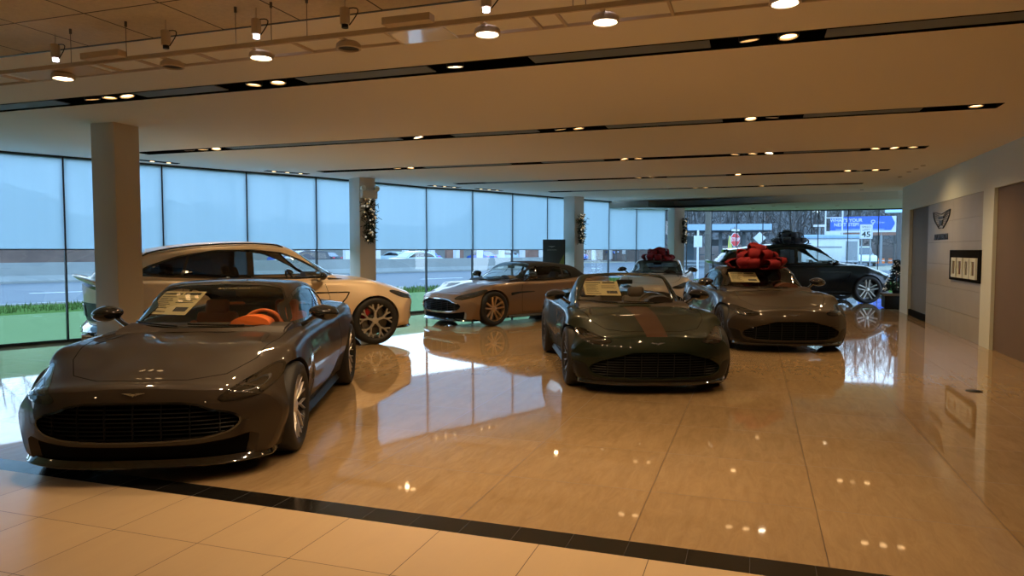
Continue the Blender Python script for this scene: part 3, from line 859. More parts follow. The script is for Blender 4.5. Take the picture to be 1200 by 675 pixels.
    if SW:
        for s in (1, -1):
            if gt: sg = patch('side_window', offset_poly(SW, .010), 'y', s, hv, p.get('side_glass', glass), car, off=-.005, thick=0, rings=10, center=(-.35, 1.06))
            else:
                big = offset_poly(SW, .010); fr = [(max(x, -.36), z) for x, z in big]; re_ = [(min(x, -.36), z) for x, z in big]
                sg = patch('side_window', fr, 'y', s, hv, glass, car, off=-.005, thick=0, rings=10, center=(.15, 1.28))
                patch('rear_side_window', re_, 'y', s, hv, 'dark_glass', sg, off=-.005, thick=0, rings=10, center=(-.95, 1.3))
            patch('window_trim', offset_poly(SW, .013), 'y', s, hv, 'gloss_black', sg, off=.003, thick=.010, inner=offset_poly(SW, -.012))
            zz = (.90, 1.18) if gt else (1.11, 1.52)
            xx = -.70 if gt else -.36
            strip('door_pillar', [(xx, zz[0]+.02), (xx, zz[1]-.02)], 'y', s, hv, 'gloss_black', sg, .06 if gt else .09, .001)
            if not gt: strip('door_pillar', [(-1.30, 1.16), (-1.20, 1.45)], 'y', s, hv, 'gloss_black', sg, .035, .001)
        if kind == 'volante':
            patch('rear_window', offset_poly(RWp, .01), 'x', -1, hv, 'dark_glass', car, off=-.004, thick=0)
        else: patch('rear_window', offset_poly(RW, .01), 'z', 1, hv, 'dark_glass', car, off=-.004, thick=0, rings=8)
    if kind == 'suv':
        for s in (1, -1):
            pts = []
            for k in range(25):
                x = .15-1.95*k/24; l, _ = shoot(hv, (x, s*.615), 'z', 1)
                if l: pts.append(l+Vector((0, 0, .022 if 0 < k < 24 else .0)))
            tube('roof_rail', pts, .013, 'gloss_black', car, 8)
        bm = bmesh.new(); n0 = None     # roof-edge spoiler
        for k in range(21):
            y = -.60+1.2*k/20; q = (abs(y)/.6)**2
            l, _ = shoot(hv, (-1.62, y), 'z', 1)
            row = [bm.verts.new(v_) for v_ in ((-1.62, y, l.z-.012), (-2.16+.1*q, y, 1.515-.09*q), (-2.17+.1*q, y, 1.49-.09*q), (-1.9, y, 1.42-.06*q))]
            if n0:
                for j in range(4): bm.faces.new((n0[j], n0[(j+1) % 4], row[(j+1) % 4], row[j]))
            else: bm.faces.new(row)
            n0 = row
        bm.faces.new(n0[::-1]); from_bm('roof_spoiler', bm, 'gloss_black', car, 40)
    # wipers
    for y0 in (.34, -.20):
        pts = []
        for k in range(9):
            y = y0-.46*k/8; l, nn = shoot(hv, (y, (.918 if gt else 1.145)+.002*k), 'x', 1)
            if l: pts.append(l+Vector((.012, 0, .006)))
        if len(pts) > 2: tube('wiper', pts, .007, 'satin_black', car, 6)
    l, _ = shoot(hv, (0, 1.19 if gt else 1.54), 'x', 1)
    box('interior_mirror', l.x-.10, l.x-.075, -.11, .11, (1.13 if gt else 1.46), (1.19 if gt else 1.52), 'satin_black', car, .01)
    if p.get('sticker'): window_sticker(car, hv, *p['sticker'])
    make_interior(car, p)
    mx, my, mz = p['mir']
    for s in (1, -1): make_mirror(car, mx, my, mz, s, p.get('mirror_mat', 'gloss_black'), p['mir_arm'])
    for s in (1, -1):
        make_wheel(car, p['ax'], s*p['yw'][0], p['r'][0], p['tw'][0], p['rim'], p['style'], p['rim_mat'], p.get('caliper', 'black_caliper'), s, p.get('rot', 0))
        make_wheel(car, -p['ax'], s*p['yw'][1], p['r'][1], p['tw'][1], p['rim'], p['style'], p['rim_mat'], p.get('caliper', 'black_caliper'), s, p.get('rot', 0)+.3)
    return car, bvh, hv
def place(car, wx, wy, heading, hub=(0, 0), sc=1.0):
    """put the car so that its local ground point `hub` lands at world (wx, wy)"""
    a = math.radians(heading); c, s = math.cos(a), math.sin(a); hx, hy = hub[0]*sc, hub[1]*sc
    car.location = (wx-(hx*c-hy*s), wy-(hx*s+hy*c), 0); car.rotation_euler = (0, 0, a); car.scale = (sc, sc, sc)
# ------------------------------------------------------------------ showroom
CZ = 3.07
def struct(o): o['kind'] = 'structure'; return o
def grid_mat(name, base, sx, ox, sy, oy, joint, jcol, rough, rough_var=.04, vein=None, veinfac=.35, spec=.5, jitter=.05, bump=0, vscale=1.2, vstretch=5):
    """slabs laid on world x/y with thin joints, every slab a slightly different tone, stone figure running along y"""
    m, nt, out = new_mat(name); L = nt.links.new
    geo = nt.nodes.new('ShaderNodeNewGeometry'); sep = nt.nodes.new('ShaderNodeSeparateXYZ'); L(geo.outputs['Position'], sep.inputs[0])
    def mth(op, a, b=None, c=None):
        n = nt.nodes.new('ShaderNodeMath'); n.operation = op
        for i, v in enumerate((a, b, c)):
            if v is None: continue
            if isinstance(v, (int, float)): n.inputs[i].default_value = v
            else: L(v, n.inputs[i])
        return n.outputs[0]
    ux = mth('DIVIDE', mth('SUBTRACT', sep.outputs[0], ox), sx); uy = mth('DIVIDE', mth('SUBTRACT', sep.outputs[1], oy), sy)
    fx, fy = mth('FRACT', ux), mth('FRACT', uy)
    dx = mth('MULTIPLY', mth('MINIMUM', fx, mth('SUBTRACT', 1.0, fx)), sx); dy = mth('MULTIPLY', mth('MINIMUM', fy, mth('SUBTRACT', 1.0, fy)), sy)
    d = mth('MINIMUM', dx, dy); jm = mth('LESS_THAN', d, joint)
    cid = nt.nodes.new('ShaderNodeCombineXYZ'); L(mth('FLOOR', ux), cid.inputs[0]); L(mth('FLOOR', uy), cid.inputs[1])
    wn = nt.nodes.new('ShaderNodeTexWhiteNoise'); wn.noise_dimensions = '3D'; L(cid.outputs[0], wn.inputs['Vector'])
    # figure
    mp = nt.nodes.new('ShaderNodeVectorMath'); mp.operation = 'MULTIPLY'; L(geo.outputs['Position'], mp.inputs[0]); mp.inputs[1].default_value = (vstretch, 1, 1)
    ad = nt.nodes.new('ShaderNodeVectorMath'); ad.operation = 'ADD'; L(mp.outputs[0], ad.inputs[0])
    sc = nt.nodes.new('ShaderNodeVectorMath'); sc.operation = 'SCALE'; L(wn.outputs['Color'], sc.inputs[0]); sc.inputs['Scale'].default_value = 20; L(sc.outputs[0], ad.inputs[1])
    n1 = N(nt, 'ShaderNodeTexNoise', Scale=vscale, Detail=10.0, Roughness=.68, Distortion=.6); L(ad.outputs[0], n1.inputs['Vector'])
    rp = nt.nodes.new('ShaderNodeMapRange'); rp.inputs[1].default_value = .35; rp.inputs[2].default_value = .68; L(n1.outputs['Fac'], rp.inputs[0])
    mx = nt.nodes.new('ShaderNodeMix'); mx.data_type = 'RGBA'; v = vein or tuple(c*.6 for c in base)
    mx.inputs['A'].default_value = (*base, 1); mx.inputs['B'].default_value = (*[base[i]*(1-veinfac)+v[i]*veinfac for i in range(3)], 1); L(rp.outputs[0], mx.inputs['Factor'])
    hs = nt.nodes.new('ShaderNodeHueSaturation'); L(mx.outputs['Result'], hs.inputs['Color']); L(mth('ADD', mth('MULTIPLY', wn.outputs['Value'], jitter*2), 1-jitter), hs.inputs['Value'])
    mj = nt.nodes.new('ShaderNodeMix'); mj.data_type = 'RGBA'; L(jm, mj.inputs['Factor']); L(hs.outputs[0], mj.inputs['A']); mj.inputs['B'].default_value = (*jcol, 1)
    p = nt.nodes.new('ShaderNodeBsdfPrincipled'); L(mj.outputs['Result'], p.inputs['Base Color']); p.inputs['Specular IOR Level'].default_value = spec
    L(mth('ADD', mth('ADD', mth('MULTIPLY', n1.outputs['Fac'], rough_var), rough), mth('MULTIPLY', jm, .3)), p.inputs['Roughness'])
    if bump:
        n2 = N(nt, 'ShaderNodeTexNoise', Scale=2.2, Detail=2.0); L(geo.outputs['Position'], n2.inputs['Vector'])
        b = N(nt, 'ShaderNodeBump', Strength=bump, Distance=.004); L(n2.outputs['Fac'], b.inputs['Height']); L(b.outputs[0], p.inputs['Normal'])
    L(p.outputs[0], out.inputs[0]); return m
M['marble'] = grid_mat('polished_travertine', (.42, .295, .16), .97, .365, .90, .0, .0022, (.08, .05, .03), .012, .05, (.24, .15, .075), .5, .7, .05, .03, 3.2, 4.5)
M['tile'] = grid_mat('cream_floor_tile', (.64, .48, .29), .565, -.475, .565, 2.925, .002, (.05, .035, .025), .24, .03, (.54, .40, .26), .3, .45, .03)
M['black_tile'] = grid_mat('black_border_tile', (.012, .011, .010), .30, .0, 5, 3, .0015, (.05, .05, .05), .12, .02, None, .2, .5, .02)
M['marble_wall'] = pbr('wall_stone', (.40, .375, .30), .4, noise=.14, nscale=2.2)
M['ceil'] = pbr('ceiling_paint', (.92, .88, .78), .9)
M['wall'] = pbr('wall_paint', (.68, .74, .68), .85)
M['column'] = pbr('column_paint', (.66, .61, .53), .8)
M['brown_wall'] = pbr('brown_wall', (.17, .12, .08), .7, noise=.06, nscale=3)
M['grey_wall'] = pbr('grey_wall', (.17, .175, .17), .7)
M['panel_grey'] = pbr('slot_panel', (.16, .19, .21), .6)
M['lamp_white'] = pbr('lamp_face_white', (.9, .9, .9), .4, emit=(1, .80, .56), estr=14)
M['lamp_warm'] = pbr('lamp_face_warm', (.9, .85, .7), .4, emit=(1, .62, .28), estr=5)
M['lamp_cool'] = pbr('lamp_face_violet', (.9, .9, 1), .4, emit=(.95, .85, 1), estr=10)
M['fixture'] = pbr('fixture_beige', (.62, .52, .39), .5)
M['alu'] = pbr('dark_aluminium', (.05, .055, .06), .45, metal=.4)
M['cable'] = pbr('steel_cable', (.12, .10, .08), .5)
M['ceil_tile'] = None
def ceil_tile():
    m = grid_mat('mineral_ceiling_tile', (.78, .68, .50), .625, -2.92, .585, 4.17, .006, (.10, .085, .07), .9, .0, (.5, .42, .32), .4, .2, .03, 0, 28, 1)
    return m
M['ceil_tile'] = ceil_tile()
def fabric_mat():
    m, nt, out = new_mat('roller_shade_cloth'); L = nt.links.new
    tc = nt.nodes.new('ShaderNodeTexCoord'); mp = nt.nodes.new('ShaderNodeMapping'); mp.inputs['Scale'].default_value = (6, 6, .15); L(tc.outputs['Object'], mp.inputs[0])
    n = N(nt, 'ShaderNodeTexNoise', Scale=1.0, Detail=3.0); L(mp.outputs[0], n.inputs['Vector'])
    mx = nt.nodes.new('ShaderNodeMix'); mx.data_type = 'RGBA'; mx.inputs['A'].default_value = (.60, .70, .74, 1); mx.inputs['B'].default_value = (.66, .75, .78, 1); L(n.outputs['Fac'], mx.inputs['Factor'])
    t = nt.nodes.new('ShaderNodeBsdfTranslucent'); L(mx.outputs['Result'], t.inputs[0])
    d = nt.nodes.new('ShaderNodeBsdfDiffuse'); d.inputs[0].default_value = (.62, .68, .75, 1)
    tr = nt.nodes.new('ShaderNodeBsdfTransparent'); tr.inputs[0].default_value = (.66, .72, .80, 1)
    a = nt.nodes.new('ShaderNodeMixShader'); a.inputs[0].default_value = .10; L(t.outputs[0], a.inputs[1]); L(d.outputs[0], a.inputs[2])
    b = nt.nodes.new('ShaderNodeMixShader'); b.inputs[0].default_value = .2; L(a.outputs[0], b.inputs[1]); L(tr.outputs[0], b.inputs[2])
    L(b.outputs[0], out.inputs[0]); return m
M['shade'] = fabric_mat()
def film_mat():
    m, nt, out = new_mat('frosted_green_film'); L = nt.links.new
    t = nt.nodes.new('ShaderNodeBsdfTranslucent'); t.inputs[0].default_value = (.50, .60, .40, 1)
    tr = nt.nodes.new('ShaderNodeBsdfTransparent'); tr.inputs[0].default_value = (.7, .85, .68, 1)
    b = nt.nodes.new('ShaderNodeMixShader'); b.inputs[0].default_value = .3; L(t.outputs[0], b.inputs[1]); L(tr.outputs[0], b.inputs[2])
    g = nt.nodes.new('ShaderNodeBsdfGlossy'); g.inputs['Roughness'].default_value = .05; f = nt.nodes.new('ShaderNodeFresnel'); f.inputs[0].default_value = 1.12
    c = nt.nodes.new('ShaderNodeMixShader'); L(f.outputs[0], c.inputs[0]); L(b.outputs[0], c.inputs[1]); L(g.outputs[0], c.inputs[2])
    L(c.outputs[0], out.inputs[0]); return m
M['film'] = film_mat()
M['glass'] = glass_mat('window_glass', (.90, .96, .97), 1.45)

# glazing line (base points) from behind the camera to the far corner
GL = [(-14.75, .3), (-14.1, 1.7), (-13.45, 3.1), (-12.75, 4.55), (-12.1, 5.97), (-11.46, 7.36), (-10.80, 8.79), (-10.19, 10.24), (-9.50, 11.66), (-8.80, 12.97), (-8.25, 14.40), (-7.66, 15.92),
      (-6.92, 17.10), (-6.28, 18.40), (-5.70, 19.80), (-5.05, 21.15), (-4.42, 22.40), (-3.70, 23.35), (-2.86, 24.10)]
GF = [(-2.86, 24.10), (-2.20, 24.62), (-1.42, 25.02), (-.62, 25.30), (.22, 25.50), (1.08, 25.62), (1.95, 25.70), (2.85, 25.72), (3.75, 25.70), (4.65, 25.60), (5.6, 25.4), (6.6, 25.1)]
ROOM = [(3.42, -5.0), (3.42, 19.9), (6.6, 19.9), (6.6, 25.1)] + GF[::-1][1:] + GL[::-1][1:] + [(-14.75, -5.0)]
def slab(name, poly, z0, z1, mat, smooth=0):
    bm = bmesh.new(); add_prism(bm, poly, 'z', z0, z1); bmesh.ops.triangulate(bm, faces=[f for f in bm.faces if len(f.verts) > 4]); return from_bm(name, bm, mat, None, smooth)
struct(slab('floor', [(3.5, 3.68), (3.5, 19.9), (6.7, 19.9), (6.7, 25.2)]+[(x, y+.05) for x, y in GF[::-1][1:]]+[(x-.05, y) for x, y in GL[::-1][1:-3]]+[(-13.5, 3.68)], -.12, 0, 'marble'))
f2 = struct(slab('floor', [(3.5, -5), (3.5, 3.49), (-13.4, 3.49), (-14.85, .3), (-14.85, -5)], -.12, 0, 'tile'))
struct(slab('trim_1', [(3.5, 3.49), (3.5, 3.68), (-13.5, 3.68), (-13.4, 3.49)], -.12, 0, 'black_tile'))

def glx(y):
    for (x0, y0), (x1, y1) in zip(GL, GL[1:]):
        if y0 <= y <= y1: return x0+(x1-x0)*(y-y0)/(y1-y0)
    return GL[0][0] if y < GL[0][1] else GL[-1][0]
# ceiling: bands between the light slots
SL = [(5.50, 2.44, None), (8.83, 2.44, -9.3), (12.07, 2.40, -8.15), (15.28, 2.40, -6.65), (18.22, 2.32, -5.2)]
SW_ = .28
def band(y0, y1, xr=3.5):
    left = [(glx(y0)-.06, y0)]+[(x-.06, y) for x, y in GL if y0 < y < y1]+[(glx(y1)-.06, y1)]
    return [(xr, y0), (xr, y1)]+left[::-1]
YC = 22.2
struct(slab('ceiling', band(4.17, 5.50), CZ, CZ+.12, 'ceil'))
prev = 5.50+SW_
for i, (y, xr, xl) in enumerate(SL):
    y1 = SL[i+1][0] if i+1 < len(SL) else None
    if y1: struct(slab('ceiling', band(prev, y1), CZ, CZ+.12, 'ceil')); prev = y1+SW_
struct(slab('ceiling', [(x, y) for x, y in band(prev, 19.9)], CZ, CZ+.12, 'ceil'))
# last stretch of ceiling ends in a curved drop
ARC = [(-3.2, 22.6), (-2.4, 23.2), (-1.6, 23.0), (-.6, 22.4), (.4, 21.9), (1.4, 21.5), (2.4, 21.2), (3.5, 21.0), (6.7, 20.9)]
struct(slab('ceiling', [(6.7, 19.9)]+ARC[::-1]+[(-4.42-.06, 22.40), (-5.05-.06, 21.15), (-5.70-.06, 19.80), (-5.6, 19.9)], CZ, CZ+.12, 'ceil'))
struct(slab('ceiling', [(6.7, 20.9), (6.7, 25.3)]+[(x, y+.08) for x, y in GF[::-1][1:]]+[(-3.75, 23.40), (-4.45, 22.45), (-3.2, 22.6)]+ARC[1:-1], 2.86, CZ+.12, 'wall'))
struct(slab('ceiling', [(3.5, -5), (3.5, 4.15), (-14.9, 4.15), (-14.9, -5)], CZ, CZ+.12, 'ceil_tile'))
box('trim_2', -14.9, 3.42, 4.15, 4.17, CZ-.004, CZ+.1, 'alu')['kind'] = 'structure'

def slot(idx, y, xl, xr, lamps, panels):
    root = empty('trim_%d' % idx, ((xl+xr)/2, y+SW_/2, CZ)); struct(root)
    def P(o): o.parent = root; o.matrix_parent_inverse = Matrix.Translation(root.location).inverted(); return o
    bm = bmesh.new(); Z0, Z1 = CZ-.002, CZ+.20
    a, b = y-.0, y+SW_
    gl = xl < -50
    add_box(bm, xl, xr, a-.012, a+.006, Z0, Z1); add_box(bm, xl, xr, b-.006, b+.012, Z0, Z1); add_box(bm, xl, xr, a, b, Z1-.01, Z1)
    add_box(bm, xl-.01, xl, a, b, Z0, Z1); add_box(bm, xr, xr+.01, a, b, Z0, Z1)
    P(from_bm('slot_channel', bm, 'matte_black', None, 0))
    for k, (p0, p1) in enumerate(panels):
        P(box('slot_panel', p0, p1, a+.03, b-.045, CZ+.003, CZ+.012, 'panel_grey'))
    return root
def fill_ends(y, xl, xr):
    """ceiling board closing the strip beyond the ends of a slot"""
    if xr < 3.42: struct(slab('ceiling', [(xr+.01, y), (3.5, y), (3.5, y+SW_), (xr+.01, y+SW_)], CZ, CZ+.12, 'ceil'))
    l = glx(y)-.06
    if l < xl: struct(slab('ceiling', [(l, y), (xl-.01, y), (xl-.01, y+SW_), (l+.1, y+SW_)], CZ, CZ+.12, 'ceil'))

def spot_light(loc, energy, col=(1, .66, .33), size=1.35, blend=.9, aim=None, r=.04):
    l = bpy.data.lights.new('spot', 'SPOT'); l.energy = energy; l.color = col; l.spot_size = size; l.spot_blend = blend; l.shadow_soft_size = r
    o = bpy.data.objects.new('spot_light', l); C.objects.link(o); o.location = loc
    if aim is not None:
        d = Vector(aim)-Vector(loc); o.rotation_euler = d.to_track_quat('-Z', 'Y').to_euler()
    return o
LAMP_PROTO = {}
def recessed(x, y, z, face='lamp_warm', tilt=0.0, az=0.0, r=.055, label='', group='', on=True, cat='ceiling light'):
    key = (face, r)
    if key not in LAMP_PROTO:
        root = empty('recessed_spotlight')
        lathe('lamp_housing', [(r*1.12, -.004), (r*1.22, -.002), (r*1.22, .06), (r*.9, .10), (.001, .10)], 'satin_black', root, 24, caps=False)
        lathe('lamp_ring', [(r*.92, .012), (r*.98, -.006), (r*1.12, -.008), (r*1.18, .0), (r*1.1, .012)], 'fixture', root, 24, caps=False)
        lathe('lamp_face', [(.001, .006), (r*.94, .006)], face, root, 24, caps=False)
        LAMP_PROTO[key] = [root, False]
    root, used = LAMP_PROTO[key]
    o = root if not used else copy_tree(root); LAMP_PROTO[key][1] = True
    o.location = (x, y, z); o.rotation_euler = (tilt*math.sin(az), tilt*math.cos(az), 0)
    tag(o, label, cat, group); return o
slots_spec = [
 (3, 5.50, -10.5, 2.44, [(-6.48, 1), (-6.25, 1), (-6.02, 1), (-4.48, 1), (-4.21, 1), (-2.43, 1), (-.07, 1), (.20, 1)], [(-10.2, -6.9), (-5.85, -4.85), (-3.95, -2.65), (-1.75, -.35), (.45, 2.3)]),
 (4, 8.83, -9.30, 2.44, [(-8.35, 1), (-8.09, 1), (-7.84, 1), (-4.42, 1), (-2.40, 1), (-2.16, 1), (-.08, 1), (.16, 1), (2.22, 1)], [(-7.6, -4.7), (-3.9, -2.7), (-1.8, -.4), (.5, 1.7)]),
 (5, 12.07, -8.15, 2.40, [(-6.46, 1), (-6.18, 1), (-2.14, 1), (-1.90, 1), (-.34, 1), (-.07, 1), (.18, 1), (1.71, 1), (1.97, 1), (2.22, 1)], [(-5.9, -4.2), (-3.6, -2.5), (.4, 1.5)]),
 (6, 15.28, -6.65, 2.40, [(-2.40, 1), (-2.12, 1), (-.36, 1), (1.68, 1), (1.91, 1), (2.17, 1)], [(-5.9, -4.2), (-1.8, -.6)]),
 (7, 18.22, -5.20, 2.32, [(-1.45, 1), (-1.20, 1), (.12, 1), (1.65, 1)], [(-4.6, -2.1)])]
ordn = ['nearest', 'second', 'third', 'fourth', 'farthest']
posw = {8: ['leftmost', 'second', 'third', 'fourth', 'fifth', 'sixth', 'seventh', 'rightmost'], }
num = ['leftmost', 'second', 'third', 'fourth', 'fifth', 'sixth', 'seventh', 'eighth', 'ninth', 'tenth']
for si, (idx, y, xl, xr, lamps, panels) in enumerate(slots_spec):
    slot(idx, y, xl, xr, lamps, panels); fill_ends(y, xl, xr)
    for k, (lx, on) in enumerate(lamps):
        rr = random.Random(si*20+k); tl = rr.uniform(.0, .22); az = rr.uniform(-PI, PI)
        w = num[k]+(' from the left' if k else '')
        bright = (si, k) in ((0, 5), (1, 3), (2, 6), (4, 3))
        recessed(lx, y+SW_/2, CZ+.010, 'lamp_warm' if not bright else 'lamp_white', tl, az, .062, 'small recessed spotlight, %s in the %s long ceiling slot' % (w, ordn[si]), 'recessed spotlights in the black ceiling slots')
for lx, ly, e, ax_, ay_ in [(-4.4, 5.64, 50, -4.5, 6.0), (-2.43, 5.64, 60, -2.0, 6.2), (.1, 5.64, 60, .4, 6.0), (-7.9, 8.97, 50, -7.2, 9.2), (-4.42, 8.97, 110, -4.8, 9.6), (-2.28, 8.97, 60, -2.3, 9.5), (.04, 8.97, 60, .4, 9.6), (2.2, 8.97, 60, 2.4, 9.2),
                            (-6.3, 12.2, 60, -5.9, 11.9), (-2.0, 12.2, 50, -1.8, 12.3), (0, 12.2, 50, .2, 12.6), (2.0, 12.2, 60, 2.5, 12.4), (-2.2, 15.42, 50, -2.6, 15.4), (1.9, 15.42, 60, 3.2, 14.9), (-4.2, 15.42, 45, -4.6, 14.6), (0, 18.36, 40, 0, 18.6), (1.6, 18.36, 40, 1.8, 18.6)]:
    spot_light((lx, ly, CZ-.03), e*1.85, aim=(ax_, ay_, 0), size=2.3, blend=1.0)
for lx, ly in [(-9, 1), (-5, .5), (-1, .5), (2, 1), (-8, -3), (-3, -3), (1.5, -3)]: spot_light((lx, ly, CZ-.03), 22, size=2.4, blend=1.0)  # fill spots added over the unseen room behind the camera, without fixtures
# short slots beside the glass, with three little spots
for k, (i, t) in enumerate([(6, .80), (8, .45), (11, .2), (12, .15)]):
    (x0, y0), (x1, y1) = GL[i], GL[i+1]; a = math.atan2(y1-y0, x1-x0); px, py = x0+(x1-x0)*t+.42*math.sin(a), y0+(y1-y0)*t-.42*math.cos(a)
    root = empty('short_ceiling_slot', (px, py, CZ-.004), a); tag(root, ['short black ceiling slot by the glass, just right of the nearest column', 'short black ceiling slot by the glass above the champagne SUV bonnet', 'short black ceiling slot by the glass above the bronze convertible nose', 'short black ceiling slot by the glass above the bronze convertible cabin'][k], 'ceiling slot', 'short ceiling slots along the window wall')
    box('slot_frame', -.45, .45, -.07, .07, -.004, .003, 'matte_black', root)
    for j in (-.28, 0, .28): lathe('lamp_face', [(.001, -.006), (.035, -.006), (.038, -.001)], 'lamp_warm', root, 16, caps=False).location = (j, 0, 0)
for k, (x, y) in enumerate([(2.87, 14.85), (2.86, 15.4), (2.84, 15.95), (2.85, 16.93), (2.55, 20.3)]):
    recessed(x, y, CZ-.001, 'lamp_warm', 0, 0, .035, 'tiny round downlight near the right wall, %s of its row' % ['first and nearest', 'second nearest', 'third nearest', 'fourth', 'last and farthest'][k], 'tiny downlights along the right wall')
for k, (x, y) in enumerate([(-1.75, 24.1), (-.1, 24.2), (1.2, 24.0), (2.3, 23.6), (3.3, 24.2), (.5, 23.2)]):
    recessed(x, y, 2.858, 'lamp_warm', 0, 0, .045, 'tiny round downlight in the lowered soffit by the far glass, %s' % ['leftmost near the column', 'second from the left', 'fourth from the left', 'fifth from the left', 'rightmost', 'nearest to the room'][k], 'tiny downlights in the far soffit')

# glazing
wn = 0
def pane(p, q, i, shade=True, zt=CZ, mull=.034):
    global wn; wn += 1
    (x0, y0), (x1, y1) = p, q; L_ = math.hypot(x1-x0, y1-y0); a = math.atan2(y1-y0, x1-x0)
    root = empty('window_%d' % wn, (x0, y0, 0), a); struct(root)
    box('glass_pane', 0, L_, -.008, .004, .0, zt, 'glass', root)
    box('mullion', -mull*.35, mull*.35, -.042 if shade else -.03, .02, 0, zt, 'alu', root)
    box('sill_rail', 0, L_, -.035, .025, 0, .05, 'alu', root)
    box('head_rail', 0, L_, -.035, .025, zt-.04, zt, 'alu', root)
    if shade: box('frosted_film', mull*.5, L_-mull*.5, .007, .009, .05, .50, 'film', root)
    return root, L_, a
shade_words = ['far behind the camera side', 'left of the picture edge, third', 'left of the picture edge, second', 'left of the picture edge, first', 'outside the left picture edge', 'at the left picture edge', 'behind the nearest column', 'right of the nearest column', 'above the champagne SUV roof',
               'left of the second column', 'behind the second column', 'first full one after the second column', 'next but one after the second column', 'above the bronze convertible nose', 'above the bronze convertible cabin', 'left of the third column', 'right of the third column', 'second right of the third column', 'last one, beside the far column']
for i in range(len(GL)-1):
    root, L_, a = pane(GL[i], GL[i+1], i)
    x0, y0 = GL[i]
    s = empty('roller_shade', (x0-.035*math.cos(a+PI/2), y0-.035*math.sin(a+PI/2), 0), a)
    tag(s, 'pale blue translucent roller shade, %s' % shade_words[i], 'roller shade', 'translucent roller shades on the window wall')
    box('shade_cloth', .0, L_, -.0015, .0015, 1.545, CZ-.03 if i < 16 else 2.85, 'shade', s)
    box('hem_bar', .0, L_, -.006, .006, 1.528, 1.548, 'panel_grey', s)
for i in range(len(GF)-1): pane(GF[i], GF[i+1], i, False, 2.86, .035)
# back of the room, closing wall beyond the right wall, left-hand wall behind the glass end
box('wall_back', -14.9, 3.5, -5.1, -5, 0, CZ, 'wall')['kind'] = 'structure'
box('wall_left', -14.9, -14.75, -5, .3, 0, CZ, 'wall')['kind'] = 'structure'
# right wall with doorway, stone panel and brown recess
XR = 3.42
wr = empty('wall_right', (XR, 10, 0)); struct(wr)
def wbox(nm, x0, x1, y0, y1, z0, z1, mat, bev=0): return box(nm, x0-XR, x1-XR, y0-10, y1-10, z0, z1, mat, wr, bev)
wbox('upper_wall', XR, XR+.4, -5, 19.9, 2.47, CZ, 'wall')
wbox('pier', XR, XR+.4, 18.95, 19.9, 0, 2.47, 'wall'); wbox('pier', XR, XR+.4, 12.68, 13.22, 0, 2.47, 'wall')
wbox('return_wall', XR+.4, 6.7, 19.8, 19.9, 0, CZ, 'wall')
wbox('doorway_back', XR+.07, XR+.40, 17.1, 18.95, 0, 2.47, 'grey_wall'); wbox('doorway_floor_strip', XR+.02, XR+.32, 17.1, 18.95, .0, .14, 'matte_black')
wbox('brown_recess', XR+.05, XR+.15, -5, 12.68, 0, 2.47, 'brown_wall')  # beige wall given a darker brown, the recess shade put into its colour
bm = bmesh.new()
zs = [0, .42, .84, 1.26, 1.68, 2.08, 2.47]
for r, (z0, z1) in enumerate(zip(zs, zs[1:])):
    cuts_ = [13.22, 15.1, 17.1]
    for y0, y1 in zip(cuts_, cuts_[1:]): add_box(bm, .015, .08, y0-10+.002, y1-10-.002, z0+.002, z1-.002)
from_bm('stone_cladding', bm, 'marble_wall', wr, 0)
wbox('cladding_backing', XR+.03, XR+.4, 13.22, 17.1, 0, 2.47, 'matte_black')
# winged emblem and lettering on the stone panel
def letters(name, txt, size, loc, rot, mat, parent=None, depth=.006, sx=1.0, align='CENTER', bold=0, spacing=1.0):
    c = bpy.data.curves.new(name, 'FONT'); c.body = txt; c.size = size; c.extrude = depth; c.align_x = align; c.align_y = 'CENTER'; c.resolution_u = 3; c.offset = bold; c.space_character = spacing
    t = bpy.data.objects.new(name, c); C.objects.link(t); dg = bpy.context.evaluated_depsgraph_get(); me = bpy.data.meshes.new_from_object(t.evaluated_get(dg)); bpy.data.objects.remove(t)
    o = link(name, me, mat, parent); o.location = loc; o.rotation_euler = rot; o.scale = (sx, 1, 1); return o
em = empty('wall_emblem', (XR+.015, 15.95, 2.10)); em.rotation_euler = (0, 0, PI); tag(em, 'dark winged emblem mounted high on the stone wall panel', 'emblem')
bm = bmesh.new()
def epr(poly): add_prism(bm, poly, 'x', 0, .02)
W2 = .52
# outline wings that sweep down to a narrow foot, with feather ribs
for sg in (-1, 1):
    top = [(0.0, .16), (.20, .20), (.38, .245), (.52, .26)]
    edge = [(.52, .26), (.48, .10), (.38, -.04), (.24, -.16), (.12, -.255)]
    for P_ in (top, edge):
        for (a0, b0), (a1, b1) in zip(P_, P_[1:]): add_bar(bm, (.02, sg*a0, b0), (.02, sg*a1, b1), .018, .018, .02, (1, 0, 0))
    for k in range(7):
        t = k/6; a0, b0 = .14+.0*t, .10-.30*t*.9; a1, b1 = .50-.34*t**1.1, .235-.44*t
        add_bar(bm, (.02, sg*a0*(1-.55*t), b0+.02), (.02, sg*a1, b1), .010, .012, .016, (1, 0, 0))
    add_bar(bm, (.02, sg*.12, -.255), (.02, 0, -.235), .016, .016, .02, (1, 0, 0))
epr([(-.15, .03), (.15, .03), (.15, .10), (-.15, .10)]); epr([(-.10, -.02), (.10, -.02), (.05, -.17), (-.05, -.17)])
o = from_bm('emblem_relief', bm, 'alu', em, 0); em.scale = (1, 1.28, .66); em.location.z = 2.12
lt = letters('wall_lettering', 'ASTON MARTIN', .16, (XR+.008, 15.95, 1.78), (PI/2, 0, -PI/2), 'alu', None, .006, .92, bold=.003)
tag(lt, 'dark lettering on the stone wall panel below the winged emblem', 'lettering')
disp = empty('sample_display', (XR+.012, 14.16, 1.26)); tag(disp, 'black wall display board holding four white framed samples', 'display board')
